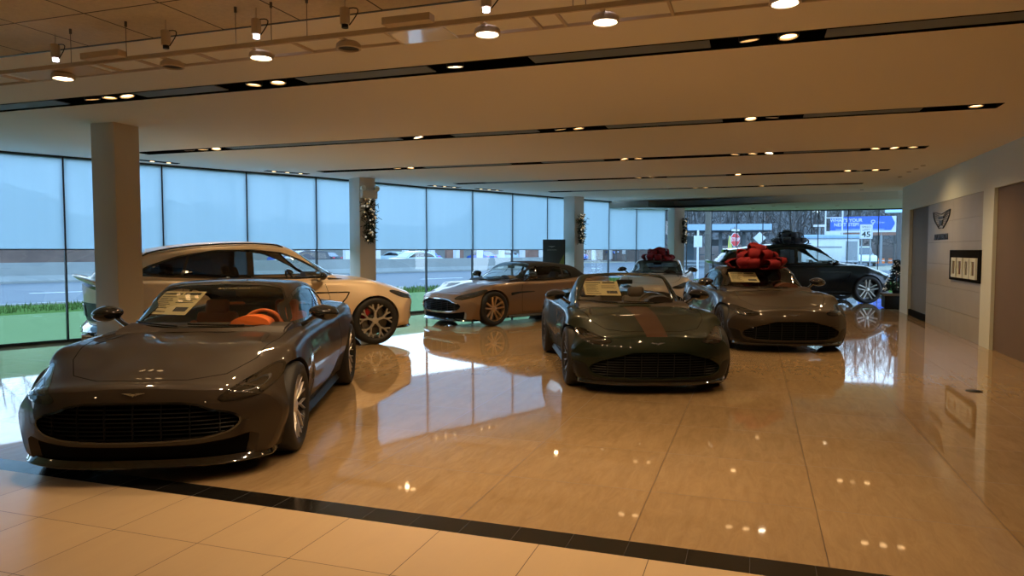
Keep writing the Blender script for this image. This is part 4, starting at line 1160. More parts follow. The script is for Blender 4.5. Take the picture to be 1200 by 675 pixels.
box('display_board', -.03, 0, -.96, .96, -.27, .27, 'matte_black', disp, .004)
for k in range(4):
    fr = empty('framed_sample', (XR-.016, 14.72-.40*k, 1.22)); tag(fr, 'white framed sample on the black wall board, %s of four' % ['leftmost', 'second from the left', 'third from the left', 'rightmost'][k], 'frame', 'white frames on the black wall board')
    bm = bmesh.new(); o_, i_ = (.16, .175), (.085, .115)
    add_box(bm, -.03, 0, -o_[0], -i_[0], -o_[1], o_[1]); add_box(bm, -.03, 0, i_[0], o_[0], -o_[1], o_[1]); add_box(bm, -.03, 0, -i_[0], i_[0], i_[1], o_[1]); add_box(bm, -.03, 0, -i_[0], i_[0], -o_[1], -i_[1])
    from_bm('white_frame', bm, 'wall', fr, 0); box('sample_swatch', -.012, -.002, -i_[0], i_[0], -i_[1], i_[1], ['brown_wall', 'brown_leather', 'grey_wall', 'brown_wall'][k], fr)

# columns
def column(x, y, s, rz, label, z=CZ):
    o = box('column', -s/2, s/2, -s/2, s/2, 0, z, 'column', None, .004); o.location = (x, y, 0); o.rotation_euler = (0, 0, rz); struct(o); return o
column(-7.52, 6.85, .37, 0, '')
column(-8.06, 13.62, .40, math.radians(64), '')
column(-5.02, 20.3, .42, math.radians(64), '')
column(-2.42, 23.40, .38, math.radians(40), '')
em_l = empty('emergency_light', (-7.88, 13.49, 2.74), math.radians(64)-PI/2); tag(em_l, 'small beige emergency light with two round heads at the top of the second column', 'emergency light')
em_l.rotation_euler = (0, 0, math.radians(-26)); em_l.location = (-8.06+.215*math.cos(math.radians(-26)), 13.62+.215*math.sin(math.radians(-26)), 2.70)
box('battery_case', 0, .09, -.19, .19, -.07, .10, 'column', em_l, .01)
for s in (-1, 1):
    bm = bmesh.new(); add_lathe(bm, [(.001, .02), (.045, .03), (.05, .05), (.06, .11), (.055, .115), (.001, .10)], 20, 'x', Matrix.Translation((0, s*.17, .14))); from_bm('lamp_head', bm, 'wall', em_l, 40)
# ------------------------------------------------------------------ hanging lighting track near the camera
M['acrylic'] = pbr('white_acrylic', (.85, .85, .82), .12, coat=1)
TZ = 2.82; TY0, TY1 = 3.80, 4.06
trk = empty('lighting_track', (-2.5, 3.93, TZ)); tag(trk, 'long beige ladder-shaped lighting track hung on thin cables below the near ceiling', 'lighting track')
def tp(o): o.parent = trk; o.matrix_parent_inverse = Matrix.Translation((2.5, -3.93, -TZ)); return o
tp(box('track_rail', -7.2, 1.6, TY0-.012, TY0+.006, TZ-.014, TZ+.014, 'fixture')); tp(box('track_rail', -7.2, 1.6, TY1-.007, TY1+.007, TZ-.008, TZ+.008, 'fixture'))
for x in [-6.9, -6.3, -5.8, -5.3, -4.35, -4.0, -3.5, -2.75, -2.1, -1.85, -1.2, -1.05, -.45, .45, .75, 1.1]:
    tp(box('cross_bar', x-.008, x+.008, TY0, TY1, TZ-.008, TZ+.008, 'fixture'))
for x0, x1 in [(-5.2, -4.45), (-2.05, -1.9), (.5, 1.05)]:
    tp(box('track_cover', x0, x1, TY0+.01, TY1-.02, TZ-.004, TZ+.004, 'fixture'))
tp(box('diffuser_panel', -2.08, -1.72, TY0+.01, TY1-.012, TZ-.014, TZ-.006, 'acrylic')); tp(box('junction_box', -4.35, -4.02, TY0-.10, TY0-.03, TZ+.0, TZ+.04, 'fixture')); tp(box('junction_box', -2.05, -1.75, TY0-.10, TY0-.03, TZ+.0, TZ+.04, 'fixture')); tp(box('junction_box', .30, .75, TY0-.10, TY0-.03, TZ+.0, TZ+.04, 'fixture'))
for x in [-4.55, -4.05, -3.15, -2.62, -2.88, -.95, -.88, .55, -5.6]:
    tp(tube('support_cable', [(x, TY0, TZ+.01), (x, TY0, CZ)], .0022, 'cable', None, 5)); tp(lathe('cable_ferrule', [(.009, CZ-.035), (.009, CZ-.001)], 'cable', None, 10, mtx=Matrix.Translation((x, TY0, 0))))
discs = [(-4.79, 1), (-3.79, 0), (-3.06, 1), (-2.41, 2), (-1.49, 1), (-.80, 1), (.12, 1)]
dw = ['leftmost', 'second from the left, switched off', 'third from the left, lit', 'fourth from the left, switched off', 'fifth from the left, lit', 'sixth from the left, lit', 'rightmost, lit']
for i, (x, on) in enumerate(discs):
    f = empty('track_lamp', (x, 3.93, TZ-.03)); tag(f, 'round beige disc lamp on the hanging track, %s' % dw[i], 'track lamp', 'disc lamps on the hanging track')
    lathe('lamp_body', [(.001, .026), (.058, .026), (.074, .012), (.078, -.015), (.066, -.018), (.064, -.004), (.001, -.002)], 'fixture', f, 28)
    lathe('lamp_face', [(.001, -.008), (.062, -.008)], ['satin_black', 'lamp_white', 'satin_black'][on], f, 28, caps=False)
    box('lamp_bracket', -.012, .012, TY0-3.93, TY1-3.93, .024, .036, 'fixture', f)
    if on: spot_light((x, 3.93, TZ-.06), 60, (1, .66, .36), 2.4, 1.0, (x, 4.1, 0))
    if i < 6:
        c = empty('driver_spot', (x+.02, 3.86, TZ+.105)); tag(c, 'small beige cylinder spot standing above the hanging track, %s' % ['leftmost and lit violet', 'second from the left and dark', 'third from the left and lit', 'fourth from the left and dark', 'fifth from the left and lit', 'rightmost and lit'][i], 'spotlight', 'cylinder spots above the hanging track')
        lit = i not in (1, 3)
        lathe('spot_body', [(.001, .075), (.028, .075), (.030, .07), (.030, -.02), (.024, -.024), (.001, -.022)], 'fixture', c, 20)
        lathe('spot_neck', [(.020, -.022), (.020, -.045), (.001, -.045)], 'lamp_cool' if lit else 'satin_black', c, 20, caps=False)
        pts = [(0, 0, .07)]+[(.0+.075*math.sin(t*PI)*1.0+.03*t, .0, .07+.035*math.sin(t*PI)-.10*t) for t in [k/8 for k in range(1, 9)]]
        tube('power_cord', pts, .0035, 'satin_black', c, 6)
        tube('spot_stem', [(0, 0, .075), (0, 0, .145)], .004, 'fixture', c, 6)
# ------------------------------------------------------------------ garlands on the columns
M['needle'] = pbr('fir_needles', (.018, .028, .014), .8); M['gold_ball'] = pbr('gold_bauble', (.8, .55, .25), .25, metal=.8, emit=(1, .75, .4), estr=.25); M['silver_ball'] = pbr('pale_bauble', (.85, .8, .7), .3, metal=.5, emit=(1, .9, .7), estr=.3)
def garland(x, y, z0, z1, az, label, seed=1, wid=.17):
    root = empty('hanging_garland', (x, y, z0), az); tag(root, label, 'garland', 'fir garlands on the columns')
    r = random.Random(seed); bm = bmesh.new(); bl = [bmesh.new(), bmesh.new()]
    for k in range(420):
        t = r.random()**.85; z = (z1-z0)*(1-t); w = wid*(1-.62*t)*(.5+.5*min(1, t*9))
        p = Vector((r.uniform(.01, .13), r.gauss(0, .45)*w, z)); d = Vector((r.uniform(.1, .8), r.uniform(-1, 1), r.uniform(-1.0, .5))).normalized(); l = r.uniform(.05, .11)
        a, b = frame_of(d); q = p+d*l; h = .008
        for s_ in (a, b):
            V = [bm.verts.new(v) for v in (p-s_*h, p+s_*h, q+s_*h*.5, q-s_*h*.5)]; bm.faces.new(V)
    from_bm('fir_sprays', bm, 'needle', root, 0, recalc=False)
    for k in range(34):
        t = r.random(); z = (z1-z0)*(1-t); w = wid*(1-.62*t)
        m = Matrix.Translation((r.uniform(.10, .16), r.gauss(0, .42)*w, z)); bmesh.ops.create_icosphere(bl[k % 2], subdivisions=2, radius=r.uniform(.013, .024), matrix=m)
    from_bm('baubles', bl[0], 'gold_ball', root, 60); from_bm('baubles', bl[1], 'silver_ball', root, 60)
    return root
a64 = math.radians(-26)
garland(-8.06+.20*math.cos(a64), 13.62+.20*math.sin(a64), 1.70, 2.62, a64, 'fir garland with gold baubles hanging on the second column, largest of the three', 3, .26)
garland(-5.02+.21*math.cos(a64), 20.3+.21*math.sin(a64), 1.72, 2.58, a64, 'fir garland with pale baubles hanging on the third column, above the display totem', 4, .22)
garland(-2.42+.19*math.cos(math.radians(-20)), 23.4+.19*math.sin(math.radians(-20)), 1.75, 2.55, math.radians(0), 'fir garland hanging on the far column beside the far glass', 6, .2)
# planter with a small decorated fir
pl = empty('planter_box', (3.66, 20.9, 0)); tag(pl, 'black planter box with a wooden rim at the end of the right wall', 'planter')
box('planter_body', -.46, .40, -.26, .26, .02, .34, 'satin_black', pl, .01); box('wooden_rim', -.50, .44, -.30, .30, .34, .40, 'brown_wall', pl, .006); box('plinth', -.40, .34, -.2, .2, 0, .02, 'matte_black', pl)
tr = empty('small_fir_tree', (3.50, 20.85, .40)); tr.scale = (.85, .85, .85); tag(tr, 'small fir tree dotted with white lights standing in the black planter', 'christmas tree')
r = random.Random(9); bm = bmesh.new(); bb = bmesh.new()
for k in range(1100):
    t = r.random()**1.25; z = .10+.92*t; rad = .34*(1-t)+.02; a = r.uniform(0, 2*PI)
    p = Vector((math.cos(a)*rad*r.uniform(.1, .8), math.sin(a)*rad*r.uniform(.1, .8), z)); d = Vector((math.cos(a), math.sin(a), r.uniform(-.4, .4))).normalized(); l = r.uniform(.06, .13)
    A, B = frame_of(d); q = p+d*l
    for s_ in (A, B): bm.faces.new([bm.verts.new(v) for v in (p-s_*.012, p+s_*.012, q+s_*.005, q-s_*.005)])
from_bm('fir_branches', bm, 'needle', tr, 0, recalc=False)
for k in range(100):
    t = r.random()**1.2; z = .10+.92*t; rad = .34*(1-t)+.03; a = r.uniform(0, 2*PI); bmesh.ops.create_icosphere(bb, subdivisions=1, radius=.014, matrix=Matrix.Translation((math.cos(a)*rad, math.sin(a)*rad, z)))
from_bm('baubles', bb, 'silver_ball', tr, 60); lathe('trunk', [(.03, 0), (.025, .5), (.008, 1.0)], 'brown_leather', tr, 10); lathe('tree_pot', [(.10, 0), (.13, .1), (.12, .1), (.001, .09)], 'satin_black', tr, 20)
# display totem in front of the third column
tt = empty('display_totem', (-5.28, 19.1, 0), math.radians(14)); tag(tt, 'tall dark display board with a green diagonal corner in front of the third column', 'display board')
M['totem'] = pbr('totem_face', (.05, .065, .065), .5); M['olive'] = pbr('olive_print', (.22, .28, .07), .5)
box('totem_panel', -.29, .29, -.02, .04, .03, 1.80, 'totem', tt, .005); box('totem_frame', -.31, .31, -.015, .05, 0, 1.82, 'satin_black', tt, .006)
bm = bmesh.new(); add_prism(bm, [(-.02, .05), (.28, .05), (.28, 1.42), (-.02, 1.02-.2)], 'y', -.0245, -.021); 
for v in bm.verts:
    if v.co.x < 0 and v.co.z > .5: v.co.z = .85
from_bm('green_corner', bm, 'olive', tt, 0)
lg = wing_badge('printed_emblem', tt, 'wall', .20, .002); lg.rotation_euler = (0, 0, -PI/2); lg.location = (-.06, -.022, 1.62)
letters('printed_lettering', 'ASTON MARTIN', .036, (-.06, -.0225, 1.53), (PI/2, 0, 0), 'wall', tt, .0008)
# floor outlet
fo = lathe('floor_outlet', [(.001, .006), (.075, .006), (.085, .001), (.085, 0)], 'satin_black', None, 28, caps=False); fo.location = (2.27, 8.87, 0); tag(fo, 'round black socket cover set in the marble floor near the right wall', 'floor socket')

# ------------------------------------------------------------------ bows
M['red_velvet'] = pbr('red_velvet', (.22, .002, .008), .8, sheen=.0, bump=.15, bscale=60); M['navy_satin'] = pbr('navy_satin', (.012, .014, .03), .6, sheen=.3)
def bow(name, x, y, z, rz, R_, H_, mat, label, group=None, seed=2):
    root = empty(name, (x, y, z), rz); tag(root, label, 'bow', group); r = random.Random(seed)
    def loop(az, el, L_, w, h):
        bm = bmesh.new(); n = 14; prev = None
        d = Vector((math.cos(az)*math.cos(el), math.sin(az)*math.cos(el), math.sin(el))); s_ = d.cross(Vector((0, 0, 1))).normalized(); u = s_.cross(d).normalized()
        first = None
        for k in range(n+1):
            t = 2*PI*k/n; q = d*(L_*.5*(1-math.cos(t)))+u*(h*.5*math.sin(t)*(.4+.6*(.5-.5*math.cos(t)))) + Vector((0, 0, .03))
            q = q+Vector((r.uniform(-1, 1), r.uniform(-1, 1), r.uniform(-1, 1)))*.010
            ww = w*(.32+.68*(.5-.5*math.cos(t)))
            row = [bm.verts.new(q+s_*ww*f+u*(.018*math.sin(f*9+k)*0) + d*(.03*(1-(2*f)**2)*(.5-.5*math.cos(t)))) for f in (-.5, -.3, -.1, .1, .3, .5)]
            if prev:
                for j in range(5): bm.faces.new((prev[j], prev[j+1], row[j+1], row[j]))
            prev = row
        o = from_bm('ribbon_loop', bm, mat, root, 80, recalc=False); md = o.modifiers.new('s', 'SOLIDIFY'); md.thickness = .012; return o
    for k in range(10): loop(2*PI*k/10+r.uniform(-.15, .15), .10+r.uniform(-.05, .08), R_*r.uniform(.88, 1.04), R_*.46, H_*.80)
    for k in range(8): loop(2*PI*(k+.5)/8+r.uniform(-.2, .2), .60+r.uniform(-.1, .15), R_*.78, R_*.40, H_*.85)
    for k in range(4): loop(2*PI*k/4+r.uniform(-.3, .3), 1.05+r.uniform(0, .3), R_*.66*r.uniform(.9, 1.2), R_*.42, H_*.75)
    bm = bmesh.new(); bmesh.ops.create_uvsphere(bm, u_segments=16, v_segments=10, radius=R_*.22, matrix=Matrix.Translation((0, 0, H_*.25))); 
    for v in bm.verts: v.co.z = max(0, v.co.z*.9)
    from_bm('bow_knot', bm, mat, root, 60)
    for s in (1, -1):
        bm = bmesh.new(); prev = None
        for k in range(9):
            t = k/8; c = Vector((s*R_*(.15+.85*t)*.7, -R_*.8*t, .02+.03*math.sin(t*6)))
            row = [bm.verts.new(c+Vector((.06, .03*s, 0))), bm.verts.new(c), bm.verts.new(c-Vector((.06, .03*s, 0)))]
            if prev: bm.faces.new((prev[0], prev[1], row[1], row[0])); bm.faces.new((prev[1], prev[2], row[2], row[1]))
            prev = row
        o = from_bm('ribbon_tail', bm, mat, root, 80, recalc=False); md = o.modifiers.new('s', 'SOLIDIFY'); md.thickness = .006
    return root

# ------------------------------------------------------------------ the cars
def W(car, l):
    bpy.context.view_layer.update(); return car.matrix_world @ Vector(l)
ST = (-.50, -.10, .99, 1.17)
c1, _, h1 = build_car('gt', dict(name='coupe', label='dark taupe sports coupe with orange seats, nearest car at the left front', paint='taupe', leather='tan_leather', wheel_mat='tan_leather', hood_mat='tan_leather', style='blade', rim_mat='alloy', sticker=(-.58, -.17, 1.0, 1.185, .08), roof_mat='taupe'))
ws_l, ws_n = shoot(h1, (.12, 1.215), 'x', 1)
for k_, (yy, tx) in enumerate([(.14, 'ASTON MARTIN')]):
    l_, n_ = shoot(h1, (yy, 1.222), 'x', 1); t_ = letters('windscreen_lettering', tx, .034, l_-n_*.012, (0, 0, 0), 'paper', c1, .0005, 1.5)
    t_.rotation_euler = (Matrix(((0, -1, 0), (1, 0, 0), (0, 0, 1))).transposed().to_4x4()).to_euler(); q_ = n_.to_track_quat('Z', 'Y'); t_.rotation_euler = q_.to_euler()
place(c1, -4.662, 5.485, -66.2, sc=.975)
c2, _, _ = build_car('suv', dict(name='suv', label='champagne coloured SUV parked behind the nearest coupe, facing right', paint='gold', leather='dark_leather', style='y5', rim_mat='alloy', caliper='red_caliper', sticker=None))
place(c2, -7.50, 9.60, 50.5)
c3, _, _ = build_car('volante', dict(name='convertible', label='bronze convertible with closed black fabric roof and gold wheels, by the glass', paint='bronze', leather='dark_leather', style='twin', rim_mat='gold_alloy', roof_mat='soft_top', sticker=None, surround='chrome'))
place(c3, -5.0, 15.1, 239)
c4, bv4, _ = build_car('roadster', dict(name='roadster', label='dark green open roadster with a bronze bonnet stripe in the centre', paint='green', leather='dark_leather', style='blade', rim_mat='dark_alloy', roof_mat='green', surround='green', badge='dark_alloy', sticker=(-.56, -.12, 1.0, 1.17)))
bm = bmesh.new(); prev = None
for k in range(40):
    x = .80+1.22*k/39; hw = .115+.035*(1-k/39)
    row = []
    for f in (-1, -.5, 0, .5, 1):
        l, nn = shoot(bv4, (x, f*hw), 'z', 1); row.append(bm.verts.new(l+nn*.0025))
    if prev:
        for j in range(4): bm.faces.new((prev[j], prev[j+1], row[j+1], row[j]))
    prev = row
from_bm('bonnet_stripe', bm, 'stripe', c4, 60)
place(c4, -1.668, 9.383, -68.8, sc=.965)
c5, _, _ = build_car('vantage', dict(name='coupe', label='grey brown sports coupe with a big red bow, right of the green roadster', paint='quartz', leather='dark_leather', hood_mat='brown_leather', style='blade', rim_mat='dark_alloy', badge='dark_alloy', surround='quartz', sticker=(-.52, -.08, 1.0, 1.16)))
place(c5, -.011, 13.261, -73.7, sc=.988)
c6, _, _ = build_car('vantage', dict(name='coupe', label='cream sports coupe with a red bow, partly hidden behind the green roadster', paint='cream', leather='dark_leather', style='blade', rim_mat='dark_alloy', sticker=None))
place(c6, -2.577, 20.2, -86.5)
c7, _, _ = build_car('suv', dict(name='suv', label='black SUV with a dark navy bow on its roof near the far glass', paint='black_paint', leather='dark_leather', style='slot', rim_mat='alloy', badge='dark_alloy', sticker=None))
place(c7, 1.25, 23.0, 16.5, sc=1.04)
p = W(c5, (.02, .02, 1.262)); bow('roof_bow', p.x, p.y, p.z-.02, .3, .50, .30, 'red_velvet', 'large red velvet bow on the roof of the grey brown coupe', 'gift bows on car roofs', 2)
p = W(c6, (-.10, 0, 1.27)); bow('roof_bow', p.x, p.y, p.z-.02, 1.0, .46, .30, 'red_velvet', 'red velvet bow on the roof of the cream coupe', 'gift bows on car roofs', 5)
p = W(c7, (-.30, -.05, 1.665)); bow('roof_bow', p.x, p.y, p.z-.02, .6, .55, .32, 'navy_satin', 'dark navy bow on the roof of the black SUV', 'gift bows on car roofs', 8)
# ------------------------------------------------------------------ outdoors
def grass_mat():
    m, nt, out = new_mat('lawn'); L = nt.links.new; geo = nt.nodes.new('ShaderNodeNewGeometry')
    n = N(nt, 'ShaderNodeTexNoise', Scale=1.6, Detail=8.0); L(geo.outputs['Position'], n.inputs['Vector'])
    mx = nt.nodes.new('ShaderNodeMix'); mx.data_type = 'RGBA'; mx.inputs['A'].default_value = (.045, .085, .02, 1); mx.inputs['B'].default_value = (.09, .145, .035, 1); L(n.outputs['Fac'], mx.inputs['Factor'])
    d = nt.nodes.new('ShaderNodeBsdfDiffuse'); L(mx.outputs['Result'], d.inputs[0]); L(d.outputs[0], out.inputs[0]); return m
M['grass'] = grass_mat()
M['asphalt'] = pbr('asphalt', (.058, .074, .086), .75, noise=.16, nscale=.5)
M['concrete'] = pbr('barrier_concrete', (.21, .225, .215), .9, noise=.22, nscale=1.3)
M['kerb'] = pbr('kerb_concrete', (.3, .3, .29), .9); M['road_line'] = pbr('road_paint', (.6, .62, .62), .8)
M['scrub'] = pbr('winter_scrub', (.07, .042, .03), .95, noise=.7, nscale=.9); M['dry_grass'] = pbr('dry_grass', (.22, .20, .14), .95, noise=.3, nscale=.6)
M['bark'] = pbr('winter_bark', (.085, .08, .078), .95); M['wood_pole'] = pbr('weathered_pole', (.09, .082, .072), .9, noise=.2, nscale=6)
M['white_paint'] = pbr('white_paint', (.5, .52, .53), .5); M['light_blue'] = pbr('pale_blue_fascia', (.22, .34, .46), .5); M['blue'] = pbr('blue_panel', (.03, .10, .42), .5); M['sign_blue'] = pbr('billboard_blue', (.02, .09, .50), .5)
M['sign_red'] = pbr('sign_red', (.50, .02, .03), .5); M['sign_white'] = pbr('sign_white', (.48, .53, .56), .5); M['sign_black'] = pbr('sign_black', (.01, .01, .01), .6); M['yellow'] = pbr('yellow_panel', (.62, .60, .12), .5); M['brick'] = pbr('brown_cladding', (.22, .12, .09), .9, noise=.4, nscale=1)
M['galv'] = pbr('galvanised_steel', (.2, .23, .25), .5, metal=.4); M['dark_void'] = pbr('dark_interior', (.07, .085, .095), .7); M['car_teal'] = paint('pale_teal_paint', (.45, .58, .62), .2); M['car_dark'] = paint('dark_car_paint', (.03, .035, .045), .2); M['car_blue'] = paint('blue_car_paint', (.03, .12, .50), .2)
M['red_lamp'] = pbr('red_tail_lamp', (.6, .02, .05), .3); M['orange'] = pbr('orange_paint', (.7, .18, .04), .6)
U = Vector((.4380, .8990, 0)); V_ = Vector((-.8990, .4380, 0))     # along the road, away from the showroom
P0 = Vector((-20.0, 14.25, 0))                                     # a point on the near kerb
def rd(s, t, z=0): return P0+U*s+V_*t+Vector((0, 0, z))
def strip_slab(name, s0, s1, t0, t1, z0, z1, mat, label=None):
    a, b, c, d = rd(s0, t0), rd(s1, t0), rd(s1, t1), rd(s0, t1)
    o = slab(name, [(q.x, q.y) for q in (a, b, c, d)], z0, z1, mat); return o
gl = slab('lawn', [(-60, -40), (-14.9, -40), (-14.9, .3)]+[(x-.045, y) for x, y in GL]+[(x, y+.045) for x, y in GF[1:]]+[(6.75, 25.2), (6.75, 29.0), (30, 33), (30, 40), (-9, 40), (-12.99, 26.25), (-20, 14.25), (-45, -35)], -.30, -.045, 'grass')
gl['kind'] = 'stuff'; tag(gl, 'green lawn between the glass wall and the road', 'lawn')
r = random.Random(3); bm = bmesh.new()
for k in range(9000):
    s = r.uniform(-22, 28); t = -r.random()**.8*3.0; p = rd(s, t, -.045)
    a = r.uniform(0, PI); w = Vector((math.cos(a), math.sin(a), 0))*.018; h = r.uniform(.05, .15); q = p+Vector((r.uniform(-.04, .04), r.uniform(-.04, .04), h))
    bm.faces.new([bm.verts.new(v) for v in (p-w, p+w, q)])
g2 = from_bm('grass_tufts', bm, 'grass', None, 0, recalc=False); g2['kind'] = 'stuff'; tag(g2, 'uneven grass tufts along the road kerb', 'grass')
struct(strip_slab('road', -70, 150, .15, 30, -.25, -.06, 'asphalt'))
struct(strip_slab('kerb', -70, 14, 0, .15, -.25, .0, 'kerb'))
struct(slab('road', [(-13, 27), (-9, 40), (60, 44), (60, 60), (-16, 64), (-30, 40)], -.28, -.07, 'asphalt'))
for k in range(14):
    o = strip_slab('lane_marking', -16+k*6, -13+k*6, 6.6, 6.75, -.06, -.055, 'road_line'); tag(o, 'faded white dashed lane line on the near carriageway', 'road marking', 'white lane dashes on the near carriageway')
# concrete median barrier
bm = bmesh.new()
def barrier(s0, s1, tt, name, label):
    bm = bmesh.new(); prof = [(-.30, 0), (-.30, .10), (-.16, .36), (-.09, .98), (.09, .98), (.16, .36), (.30, .10), (.30, 0)]
    A = [bm.verts.new(rd(s0, tt+a, b-.06)) for a, b in prof]; B = [bm.verts.new(rd(s1, tt+a, b-.06)) for a, b in prof]
    for k in range(8): bm.faces.new((A[k], A[(k+1) % 8], B[(k+1) % 8], B[k]))
    bm.faces.new(A); bm.faces.new(B[::-1]); o = from_bm(name, bm, 'concrete', None, 0); tag(o, label, 'barrier'); return o
BT = (Vector((-22.87, 46.23, 0))-P0).dot(V_)
barrier(-60, 46, BT, 'concrete_barrier', 'long pale concrete median barrier beyond the near carriageway')
struct(strip_slab('ground', -120, 220, 30, 140, -.40, -.10, 'dry_grass'))
struct(slab('ground', [(-14, 58), (80, 54), (140, 160), (-60, 160)], -.38, -.09, 'dry_grass'))
# wooded banks
def bank(name, a, b, h, depth, label, seed, mat='scrub'):
    a, b = Vector(a), Vector(b); d = (b-a); L_ = d.length; u = d/L_; n_ = Vector((-u.y, u.x, 0)); r = random.Random(seed)
    bm = bmesh.new(); nx, ny = int(L_/2.0)+2, 9; G = []
    for i in range(nx+1):
        row = []
        for j in range(ny+1):
            t = j/ny; z = h*math.sin(t*PI*.5)**.8*(1+.25*math.sin(i*.7+seed)+r.uniform(-.16, .16)*(j > 0))
            row.append(bm.verts.new(a+u*(L_*i/nx)+n_*(depth*t)+Vector((r.uniform(-.5, .5), r.uniform(-.5, .5), z-.15))))
        G.append(row)
    for i in range(nx):
        for j in range(ny): bm.faces.new((G[i][j], G[i+1][j], G[i+1][j+1], G[i][j+1]))
    o = from_bm(name, bm, mat, None, 60); tag(o, label, 'bank'); o['kind'] = 'stuff'; return o
def rds(s, t): return tuple(rd(s, t))
bank('scrub_bank', rds(-60, 46), rds(40, 46), 6, 16, 'dark scrub covered bank beyond the barrier at the left', 1)
bank('scrub_bank', (-34, 100, 0), (95, 96, 0), 2.6, 26, 'brown brush covered slope behind the stop sign and billboard', 2)
M['wood_haze'] = pbr('distant_wood', (.075, .072, .07), .95, noise=.7, nscale=.8)
bank('wooded_hill', (-60, 122, 0), (130, 118, 0), 11.5, 30, 'grey wooded hillside rising behind the bare trees', 5, 'wood_haze')
# bare trees: a few shapes, copied
def tree_mesh(seed, H_):
    r = random.Random(seed); bm = bmesh.new()
    def grow(p, d, L_, rad, lv):
        pts = [p]; q = p.copy(); dd = d.copy()
        for k in range(3): dd = (dd+Vector((r.uniform(-.14, .14), r.uniform(-.14, .14), .05))).normalized(); q = q+dd*L_/3; pts.append(q.copy())
        add_tube(bm, pts, [rad, rad*.85, rad*.7, rad*.5], 4 if lv else 6, caps=False)
        if lv < 3:
            for k in range([7, 5, 4][lv]):
                t = r.uniform(.3, 1.0); b = pts[0].lerp(pts[-1], t); az = r.uniform(0, 2*PI); e = r.uniform(.25, 1.0)
                nd = Vector((math.cos(az)*math.cos(e), math.sin(az)*math.cos(e), math.sin(e)+.2)).normalized(); grow(b, nd, L_*r.uniform(.38, .62), rad*.42, lv+1)
    grow(Vector((0, 0, 0)), Vector((0, 0, 1)), H_, .16, 0)
    me = bpy.data.meshes.new('bare_tree'); bm.to_mesh(me); bm.free(); me.materials.append(M['bark']); return me
tm = [tree_mesh(s, 11) for s in (1, 2, 3, 4, 5)]
r = random.Random(12); nt_ = 0
rows = [(-30, 98, 92, 94, 70, 'front'), (-34, 105, 96, 103, 60, 'middle'), (-36, 114, 100, 112, 50, 'back')]
for x0, y0, x1, y1, n_, w in rows:
    for k in range(n_):
        t = (k+r.uniform(.1, .9))/n_; o = bpy.data.objects.new('bare_tree', tm[r.randrange(5)]); C.objects.link(o)
        o.location = (x0+(x1-x0)*t, y0+(y1-y0)*t+r.uniform(-3, 3), {'front': 0, 'middle': 2.4, 'back': 4}[w]-.1); o.rotation_euler = (0, 0, r.uniform(0, 6)); s_ = r.uniform(.75, 1.2); o.scale = (s_, s_, s_)
        tag(o, 'leafless grey tree in the %s rows of the wood beyond the road' % w, 'tree', 'bare trees of the %s row in the wood beyond the road' % w)
bm = bmesh.new(); rt = random.Random(77)
for k in range(26000):
    x = rt.uniform(-36, 98); y = 97+rt.random()*14; z = 2.0+rt.random()**.9*11.5; L_ = rt.uniform(.5, 1.5); w_ = rt.uniform(.03, .06)
    d = Vector((rt.gauss(0, .6), rt.gauss(0, .6), rt.gauss(.5, .6))).normalized(); s_ = d.cross(Vector((0, 1, 0))).normalized()*w_; p = Vector((x, y, z))
    bm.faces.new([bm.verts.new(v) for v in (p-s_, p+s_, p+d*L_)])
o = from_bm('twig_thicket', bm, 'bark', None, 0, recalc=False); o['kind'] = 'stuff'; tag(o, 'dense grey mass of bare twigs filling the wood beyond the road', 'twigs')
for k in range(26):
    t = (k+r.uniform(.1, .9))/26; o = bpy.data.objects.new('bare_tree', tm[r.randrange(5)]); C.objects.link(o); q = rd(-55+95*t, 56+r.uniform(-3, 3)); o.location = (q.x, q.y, 2.5); o.rotation_euler = (0, 0, r.uniform(0, 6)); o.scale = (.8, .8, .8)
    tag(o, 'leafless tree on the scrub bank beyond the barrier, behind the drawn shades', 'tree', 'bare trees on the scrub bank beyond the barrier')
